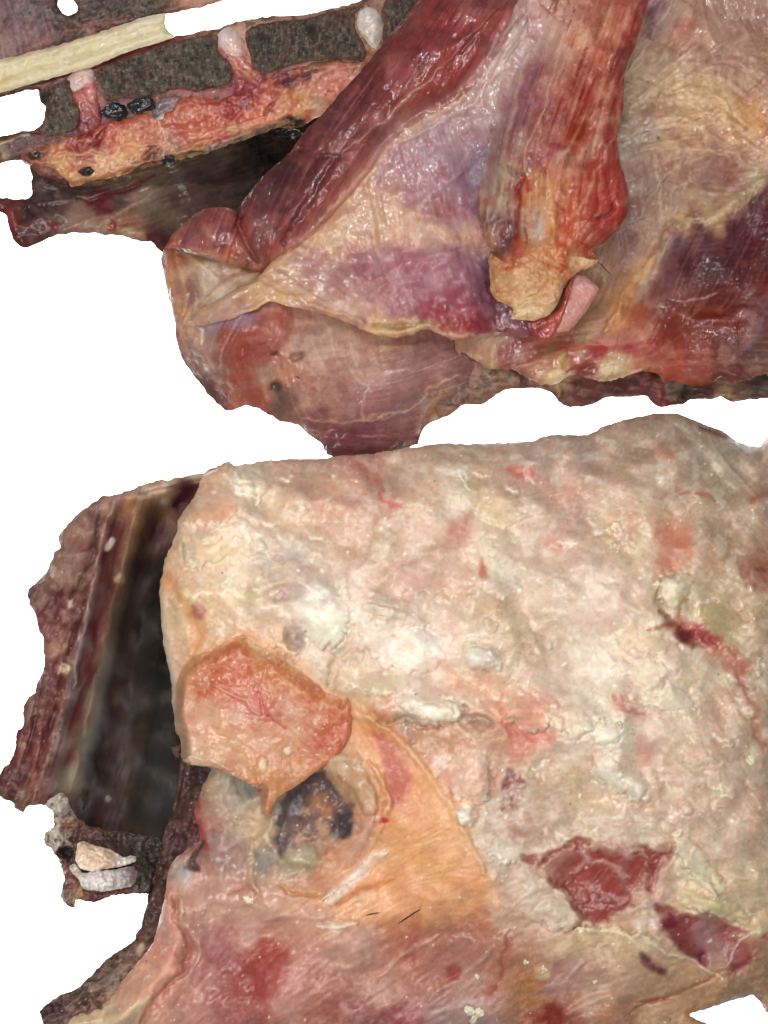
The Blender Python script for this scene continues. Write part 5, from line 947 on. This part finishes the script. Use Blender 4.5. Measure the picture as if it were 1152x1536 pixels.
f.region([(555,1095),(585,1110),(610,1150),(615,1180),(595,1210),(580,1180),(575,1140)], 'b25a54', 0.55, 8, -1); f.line([(525,1070),(560,1080),(600,1108),(645,1165),(690,1235),(725,1310)], 5, 'dcb48a', 0.7, 3, warp=4, taper=False)
f.line([(553,1140),(575,1175),(580,1215),(565,1255),(540,1300)], 5, 'dbb083', 0.75, 3, warp=4); f.blob(575,1232,9,6,0,'b4443c',0.7,-1); f.blob(568,1230,5,4,0,'e6cfc0',0.7,1.5)
f.line([(485,1350),(520,1325),(550,1295),(580,1275)], 8, 'e9dccb', 0.85, 4, warp=4); f.line([(480,1385),(510,1392),(535,1382)], 7, 'e6d2bc', 0.8, 3); lump(545,1345,20,9,-20,'e2cdb4',3)
f.line([(500,1360),(540,1335),(590,1320)],4,'b86c44',.5,-1)
# socket with the dark clotted muscle
f.region([(415,1240),(425,1210),(440,1180),(465,1160),(487,1157),(505,1185),(528,1215),(534,1235),(525,1255),(505,1265),(495,1285),(470,1300),(430,1300),(412,1280)], None, 1, 12, -9, 6)
f.region([(416,1238),(424,1205),(442,1178),(468,1160),(487,1158),(505,1185),(530,1217),(533,1235),(522,1252),(508,1250),(500,1215),(482,1195),(462,1205),(450,1240),(430,1275),(417,1285)], '685a5a', 0.8, 5, -1, 7, 14)
f.blob(486,1212,22,28,-20,'ad8266',0.9,8); f.blob(468,1252,36,30,-40,'b08e78',0.9,8); f.blob(450,1285,30,18,-20,'b3a88e',0.8,4); f.blob(445,1295,30,18,-10,'b9ae92',0.8,3); f.blob(500,1245,10,16,10,'a59a88',0.7,1); f.blob(485,1245,12,14,0,'c9a08c',0.6,3)
f.mottle(9, '7c6a6a', 0.5, 0.2, h=1.5, mask=f.m_poly([(416,1238),(442,1178),(487,1158),(533,1235),(430,1275)],6)); f.blob(514,1236,15,20,10,'584c4c',0.7,-2); f.blob(528,1228,5,5,0,'9a9084',0.8,1)
f.region([(487,1150),(520,1130),(545,1150),(560,1190),(560,1225),(540,1215),(515,1185)], 'c2a688', 0.6, 6, 4); f.line([(500,1160),(530,1190),(545,1215)],4,'a87c5c',0.5,-2)
f.line([(510,1300),(540,1270),(560,1225)], 9, 'd2b09c', 0.6, 3); f.line([(415,1325),(440,1340),(480,1345)], 4, 'b87c54', 0.6, -2); f.blob(395,1290,16,20,20,'9a968c',0.7,-5); f.blob(365,1180,20,14,40,'8e8a80',0.7,-6); f.blob(345,1200,30,24,0,'b3a48e',0.5,3)
f.line([(378,1255),(382,1290),(376,1320),(390,1345)], 5, 'd0b590', 0.7, 3); f.line([(410,1220),(400,1250),(385,1262)],6,'b8a888',.6,2); f.region([(330,1250),(375,1260),(370,1300),(340,1310),(312,1290)],'a68c80',0.5,8,1)
f.line([(300,1190),(296,1225),(305,1255),(312,1280)],6,'a85850',.6,2); f.line([(305,1262),(290,1290),(300,1310)],4,'5c4a46',.8,-5); f.blob(276,1312,14,14,-40,'bdb4ac',0.8,4); f.blob(285,1300,8,6,30,'7c6c68',.7,-3)
f.line([(340,1340),(370,1330),(385,1345)],4,'a06a50',.6,-2); lump(372,1350,14,6,30,'e2c8ac',3); lump(356,1306,5,4,0,'ece4dc',2)
f.line([(250,868),(272,900),(292,935),(300,960),(282,1000),(272,1050)], 7, 'cc9464', 0.65, -2.5, warp=5, taper=False); f.line([(300,915),(305,940),(285,985)], 12, 'd8a878', 0.5, 1.5, warp=6); f.blob(297,918,9,14,-20,'b4706a',0.6,1.5); f.line([(243,900),(250,960),(258,1020),(264,1090)], 9, 'd8c8b4', 0.6, 2.5, taper=False)
f.line([(300,985),(345,955),(375,955),(430,990),(495,1040),(560,1080)], 9, 'd9ab80', 0.6, 2, warp=5)
# fold along the bottom left
f.line([(262,1345),(266,1380),(285,1410),(280,1440),(262,1470),(235,1500),(215,1540)], 5, 'a87058', 0.5, -5, taper=False, warp=6); f.line([(250,1330),(252,1380),(264,1415),(250,1450),(215,1490),(170,1540)], 14, 'dba48e', 0.5, 8, taper=False); f.line([(225,1495),(180,1530),(150,1550)],8,'d6cca4',.6,2)
f.line([(270,1345),(275,1385),(298,1420),(292,1450)],4,'d8b49c',.6,3); f.line([(238,1340),(245,1305),(256,1290)],6,'a05c54',.6,0)
# red-brown patches of the lower skin
f.region([(370,1420),(400,1415),(430,1425),(438,1450),(425,1480),(400,1505),(370,1500),(355,1490),(375,1460)], 'a0584c', 0.5, 12, -1.5, 12, 26); f.region([(330,1440),(370,1430),(370,1465),(345,1500),(320,1520),(330,1470)], '9a5c58', 0.35, 16, -1, 14, 30); f.blob(372,1405,16,24,20,'c8a79c',0.6,2.5); f.blob(490,1515,40,18,-20,'94504a',0.35,-1,0.6,10); f.blob(595,1525,40,16,-10,'945050',0.3,-1,.6,10)
f.blob(530,1420,50,30,-10,'c4a496',0.5,3); f.blob(440,1470,30,50,20,'c49a8e',0.4,2); f.blob(585,1420,35,22,-30,'ac6a5a',0.35,-2,0.7,14); f.blob(620,1410,10,34,10,'a85c50',0.3,-2); f.blob(680,1460,9,12,-40,'93382e',0.75,-2); f.line([(765,1395),(755,1430),(752,1470)],6,'a85a4a',.5,-1.5,warp=8); f.line([(725,1505),(748,1480)],8,'9a5048',.5,-1); f.blob(690,1430,50,30,-20,'a88074',0.5,3); f.blob(830,1520,20,16,60,'8a3c30',.6,-1)
f.line([(560,1470),(610,1430),(660,1400)],4,'c6a698',.5,2); f.line([(640,1500),(700,1460),(740,1420)],5,'c2a294',.5,2); f.line([(400,1380),(450,1372),(520,1385)],5,'cfae9c',.4,2); f.blob(360,1340,50,20,0,'c4998a',.4,3)
f.blob(840,1470,40,18,-40,'ab8a80',0.4,-1,0.6,8); f.line([(800,1490),(840,1475),(880,1440)],6,'b0948a',.4,2); f.line([(940,1520),(1010,1490),(1060,1470),(1140,1430)],3,'94684c',.6,-2); f.line([(950,1505),(980,1500),(1010,1497)],3,'a85c44',.7,-1); f.line([(850,1520),(900,1500),(960,1490)],8,'c4a890',.5,3); f.blob(815,1460,16,10,-30,'d9c09c',.7,2)
f.blob(700,1520,60,20,-20,'b0948c',.4,2); f.line([(770,1360),(800,1330),(790,1300)],6,'d4c2b0',.5,2)
# windows in the fat that show lean meat
def lean(poly, seed, c='a05a4e', depth=-5, edge=True, jw=6):
    k = f.m_poly(poly, 6.0, max(jw - 1, 2), 20); k *= 1 - 0.7 * f.m_noise(30, 0.25, 0.25) * sstep(34, 6, np.abs(f.sd_of(poly)))
    ring = f.m_poly(poly, 14, jw, 14) * (1 - k)
    f.put(ring, 'd8cab6', 0.4, 2.5)
    f.smooth(k, 10, 0.9); f.put(k, c, 0.95, depth)
    f.put(k * f.m_noise(26, 0.1, 0.3), '8a4a40', 0.3); f.put(k * f.m_noise(18, 0.25, 0.2), 'b07c74', 0.55, 0.8)
    f.fibre([(900,1310,-50),(1080,1400,-30),(770,1200,60)], 20, 2, 0.3, light='b08078', dark='783a36', op=0.2, mask=k)
    f.wet += 0.35 * k
lean([(782,1290),(815,1283),(845,1270),(868,1256),(880,1262),(910,1260),(945,1265),(975,1268),(1008,1272),(1005,1290),(985,1305),(980,1325),(968,1345),(940,1365),(915,1378),(890,1386),(872,1386),(866,1362),(850,1340),(822,1325),(815,1305)], 1)
lean([(980,1358),(1000,1362),(1035,1372),(1070,1372),(1100,1388),(1128,1398),(1152,1402),(1150,1420),(1120,1450),(1100,1468),(1085,1462),(1088,1450),(1060,1448),(1040,1440),(1020,1425),(1000,1405),(985,1390)], 2, '965a54', -3)
lean([(962,1430),(975,1436),(1000,1452),(998,1463),(980,1458),(966,1446)], 3, '80504e', -3, jw=3)
lean([(762,1158),(778,1165),(788,1180),(785,1200),(770,1215),(752,1210),(756,1185)], 4, '96706c', -2); f.blob(776,1250,14,9,20,'a88880',.5,-2); f.mottle(10,'cdb8a8',0.6,0.2,mask=f.m_blob(770,1215,40,50))
for p_ in ([(905,1265),(930,1278),(955,1285)], [(880,1290),(915,1300),(950,1320)], [(860,1310),(880,1290),(870,1270)], [(985,1310),(965,1330),(940,1340)], [(1000,1340),(960,1360),(915,1372)], [(920,1262),(950,1275),(975,1285)]): f.line(p_, 5, 'cbaaa0', 0.6, 1.2, warp=6)
f.region([(1000,1285),(1010,1300),(1000,1330),(1020,1350),(985,1350),(978,1330)],'d0ae9c',.6,6,2); f.blob(1060,1400,22,26,20,'b89a92',0.6,2.5); f.blob(1075,1425,16,18,30,'c2aaa2',0.5,2); f.blob(1005,1385,12,8,0,'74303a',.6); f.blob(1050,1435,10,9,0,'74384a',.6); f.line([(1130,1395),(1105,1415),(1090,1450)],2,'d9c4bc',.7,1)
lump(962,1388,10,16,20,'ece6da',5,.9,2); lump(984,1387,7,12,10,'ece6dc',4,.9,2)
f.line([(875,1390),(905,1392),(935,1398),(970,1412),(1000,1430),(1040,1445),(1080,1462)], 5, 'ddd0b0', 0.75, 3, warp=6); f.line([(1010,1262),(1018,1290),(1035,1315),(1060,1330),(1080,1345)], 8, 'd9cfb2', 0.8, 4, warp=5); f.line([(1030,1340),(1080,1360),(1120,1375)],9,'d2c49c',.7,3)
f.specks(160, 'f4ead6', 0.8, 2.2, 0.6, 0.85); f.specks(30, 'fbf4e6', 2, 4, 1.2, 0.8, mask=tex); f.specks(12, '3a2a22', 0.8, 1.4, 0, 0.8)
f.strands(FCT, 14, 2, 'f0e6d4', 0.2, 1.5, 0.2, tex); f.strands(FCT, 10, 2, 'b07c64', 0.18, 1.6, -0.2); f.strands([(620,1200,60),(640,1300,-20),(560,1100,55),(600,1350,-30)], 30, 2, 'f0d2aa', 0.22, 1.2, 0.2, orr)
f.wet += 0.1; f.wet -= 0.15 * orr; f.patchy(0.5, 1.1, 50); f.col *= np.array([1.015, 0.983, 0.972]); f.punch(1.3, 0.99, 0.985); f.va = 0.75; f.wet += 0.15
f.round(40, 13); f.round(10, 3); F = f.build('fat_cover', 'fat', B, 90, 70)

# ---- red membrane flap folded over the socket
rf = Sheet([(271,1112),(264,1085),(262,1060),(264,1030),(272,1005),(290,985),(315,975),(340,962),(362,952),(385,966),(420,988),(457,1015),(487,1037),(505,1045),(515,1051),(522,1046),(527,1067),(525,1098),(511,1128),(489,1148),(466,1163),(444,1180),(415,1197),(404,1221),(397,1226),(390,1213),(388,1187),(372,1176),(347,1162),(318,1150),(288,1147),(273,1138)], 1.5, jag=0.8, jscale=9, seed=121)
rf.hpts([(270,1060,26),(280,1130,28),(350,970,40),(340,1050,46),(330,1140,40),(430,1000,50),(430,1090,54),(420,1150,44),(397,1215,34),(510,1060,52),(515,1100,48),(470,1150,44)])
rf.pts([(275,1010,'d2a07a'),(290,1000,'c68460'),(310,1000,'c06a4e'),(350,975,'c2664a'),(330,1010,'c4674e'),(300,1030,'c66c56'),(270,1050,'d2aa92'),(360,1000,'c56c50'),(385,980,'c99470'),(400,1010,'c87852'),(430,1010,'ca8458'),(450,1030,'c67a54'),(480,1050,'c67450'),(505,1065,'c2704e'),(515,1090,'bf664a'),(500,1110,'c46a54'),(480,1120,'c86a5a'),(350,1040,'c96e58'),(330,1050,'d69c8c'),(310,1060,'dba491'),(360,1070,'d9a08f'),(390,1050,'c87264'),(410,1070,'c46a60'),(430,1060,'d29682'),(400,1095,'d9a08c'),(440,1100,'d79e8c'),(460,1080,'d08c76'),(300,1090,'dcab96'),(330,1100,'daa48a'),(280,1110,'dcbca6'),(290,1135,'d6b49e'),(330,1130,'d8a890'),(370,1120,'d9a68c'),(400,1130,'d49e86'),(350,1150,'cc967a'),(385,1160,'d09872'),(420,1160,'cd8c6c'),(450,1150,'d0906e'),(480,1140,'cc886a'),(397,1200,'d09064')], warp=7)
rf.line([(320,1030),(345,1040),(370,1052),(395,1072)], 5, 'd09890', 0.6, 1.5, warp=5); rf.line([(385,1035),(395,1060),(420,1090),(430,1095)], 4, 'b2423a', 0.6, -1, warp=5); rf.line([(400,1005),(395,1030),(405,1050)],4,'d8a494',.5,1.2); rf.line([(275,1130),(310,1138),(345,1155)],4,'dcc0aa',.6,1.5)
rf.line([(382,1150),(390,1175),(394,1205)],4,'d8a478',.6,2); rf.line([(400,1180),(396,1205)],3,'b05c3c',.6,-1.5); rf.line([(300,985),(350,958),(380,966),(420,992),(470,1028)],5,'d9ae84',.5,1.2); rf.blob(440,1068,26,14,30,'d29484',.5,1)
rf.blob(394,1146,8,10,0,'eadcc0',0.85,2.5,0.5,3); rf.blob(430,1126,5,4,0,'efe4d4',0.9,1.5); rf.mottle(12, 'd8ac94', 0.35, 0.25); rf.mottle(6, 'deb8a0', 0.3, 0.35, h=0.3); rf.mottle(30,'c8705c',.2,.25)
rf.fibre([(350,1050,30),(450,1070,40),(400,1180,90),(300,1100,10)], 16, 2, 0.25, light='dcae98', dark='b85c4a', op=0.12)
rf.bumps(50, 3, 2); rf.bumps(16, 0.7, 2); rf.bumps(7, 0.2); rf.specks(40,'ecdcc6',.8,1.8,.5,.8); rf.wet[:] = 0.55
bot = sstep(1010, 1080, rf.Y); rf.h -= 5 * (1 - bot) * np.clip(1 - rf.sd / 20, 0, 1)
rf.col *= np.array([0.99, 0.97, 0.90]); rf.punch(1.2, 1.0, 0.97); rf.va = 0.7; rf.wet += 0.2; rf.round(7, 3); rf.attach(f, 0.75, 0.65, 16, 0.8, 0.4, -0.3, 0.5); rf.build('membrane_flap', 'fat', B, 5, 8, label='red translucent membrane flap with a hanging tip')

# ---- peeling flakes of white fat
def flake(poly, c1, c2, seed, z=2.5, T=3, jag=1.4, lift=(0, 1)):
    q = Sheet(poly, 1.5, jag=jag, jscale=10, z=0, follow=f, seed=seed)
    cx = np.mean([p[0] for p in poly]); cy = np.mean([p[1] for p in poly])
    q.pts([(cx - 12, cy - 8, c1), (cx + 12, cy + 8, c2)], warp=8)
    rad = np.sqrt(((np.array(poly) - [cx, cy]) ** 2).sum(1)).mean()
    g = np.clip(0.5 + 0.5 * ((q.X - cx) * lift[0] + (q.Y - cy) * lift[1]) / rad, 0, 1)      # attached on one side, lifted on the other
    q.h += z * (0.35 + 0.65 * g)
    q.bumps(14, 0.9, 2); q.bumps(6, 0.25); q.mottle(14, 'f4ecdc', 0.35, 0.2); q.mottle(10, 'd6bca4', 0.3, 0.35); q.wet[:] = 0.65
    under = f.col_at(q.X, q.Y)
    a = np.clip(sstep(0, rad * 0.5, q.sd) * 0.75 + g * 0.5, 0, 0.92)[..., None]
    q.col = q.col * a + under * (1 - a)
    q.round(7, 2).build('fat_flake', 'fat', F, T, 6)
flake([(988,884),(994,868),(1010,861),(1032,858),(1044,868),(1036,885),(1026,903),(1012,914),(997,908)], 'e6ddbe', 'dccfa8', 131, 3.5, lift=(-0.8, 0.3))
flake([(694,980),(708,971),(735,972),(751,985),(746,1000),(725,999),(706,1001)], 'efe9dc', 'e6dac8', 132, 3.5, lift=(0, 1))
flake([(540,908),(552,903),(590,912),(625,922),(645,935),(630,940),(590,928),(550,918)], 'ecdccf', 'e6d0c0', 134, 3, lift=(-1, 0))
flake([(600,1062),(640,1055),(675,1050),(692,1062),(690,1080),(665,1086),(640,1080),(615,1078)], 'eee6d8', 'e9dcc8', 136, 3.5, lift=(0.6, 0.8))
flake([(890,1142),(905,1130),(925,1140),(945,1160),(972,1180),(960,1200),(940,1190),(915,1180),(895,1165)], 'e9e0d0', 'e8d8ca', 138, 3, lift=(0, 1))
flake([(685,708),(692,706),(700,722),(708,733),(704,738),(694,728)], 'f0e8d6', 'eae0ca', 141, 2.0, 2, 0.6)
flake([(688,1212),(697,1204),(710,1212),(708,1232),(695,1240),(685,1228)], 'f2eae2', 'e9dfd2', 142, 3.5)
flake([(1012,1262),(1028,1255),(1050,1268),(1062,1290),(1085,1315),(1078,1328),(1050,1318),(1030,1310),(1018,1290)], 'd9ccae', 'd6c8a4', 143, 3.5, lift=(-0.8, 0.6))
flake([(470,1388),(490,1380),(515,1384),(520,1393),(500,1397),(480,1396)], 'eedcca', 'e9d4be', 144, 2.5)
flake([(486,1352),(505,1335),(535,1312),(560,1300),(555,1318),(530,1335),(500,1358)], 'f1e7da', 'e9d8c6', 145, 3)
# ================================================================== crumbs and loose hairs
def crumb(px, py, rpx, on, seed, parent, c=(0.90, 0.84, 0.73)):
    q = Sheet([(px + rpx * math.cos(a) * (0.7 + 0.5 * random.Random(seed * 50 + i).random()), py + rpx * math.sin(a) * (0.7 + 0.5 * random.Random(seed * 70 + i).random())) for i, a in enumerate([k * 2 * math.pi / 9 for k in range(9)])], 1.0, jag=1.8, jscale=4, z=1.2, follow=on, seed=seed)
    q.col[:] = np.array(c); q.bumps(4, 1.8); q.mottle(4, 'f7efdc', 0.5, 0.2); q.mottle(4, 'cdb48c', 0.4, 0.3)
    q.round(4, 1.3).build('fat_crumb', 'fat', parent, 2, 4)
for i, (x, y, r_) in enumerate([(703,1516,9),(718,1521,8),(710,1530,7),(396,1143,8),(372,1350,8),(790,1443,5),(815,1455,6),(893,1473,4),(716,1465,4),(928,1090,8),(903,1084,9),(948,1097,6),(712,965,5),(925,790,9),(919,818,5),(794,1023,3),(1128,1140,9),(688,1065,7),(502,1345,9),(610,1092,4)]):
    crumb(x, y, r_, f, 300 + i, F)

def hair(pts, on, name, label, group=None, lift=1.5):
    pl = smooth_poly(pts, 6, False)
    z = on.zat(pl[:, 0], pl[:, 1]) + lift
    cu = P(pl[:, 0], pl[:, 1], z)
    V = []; Fc = []
    n = len(cu)
    for i in range(n):
        t = cu[min(i + 1, n - 1)] - cu[max(i - 1, 0)]; t /= np.linalg.norm(t)
        u = np.cross(t, (0, 0, 1)); u /= np.linalg.norm(u); v = np.cross(u, t)
        rr = 0.00042 * (0.35 + 0.65 * math.sin(math.pi * (0.1 + 0.85 * i / (n - 1))))
        for k in range(6):
            a = k * math.pi / 3; V.append(cu[i] + rr * (math.cos(a) * u + math.sin(a) * v))
    for i in range(n - 1):
        for k in range(6):
            Fc.append((i * 6 + k, i * 6 + (k + 1) % 6, i * 6 + 6 + (k + 1) % 6, i * 6 + 6 + k))
    Fc.append(tuple(range(6))[::-1]); Fc.append(tuple(range(n * 6 - 6, n * 6)))
    me = bpy.data.meshes.new(name); me.from_pydata([tuple(p) for p in V], [], Fc); me.materials.append(M['hair'])
    for p_ in me.polygons: p_.use_smooth = True
    o = bpy.data.objects.new(name, me); COL.objects.link(o)
    o['label'] = label; o['category'] = 'hair'; o['group'] = 'loose dark hairs on the meat'
hair([(893,390),(903,398),(910,406),(916,411)], cw, 'hair', 'short black hair beside the tan fat knob of the shank', lift=30)
hair([(548,1373),(558,1371),(569,1369)], f, 'hair', 'short dark hair on the orange fascia, left of the longer slanting one')
hair([(598,1385),(610,1377),(622,1369),(631,1364)], f, 'hair', 'longer slanting dark hair on the orange fascia of the lower carcass')
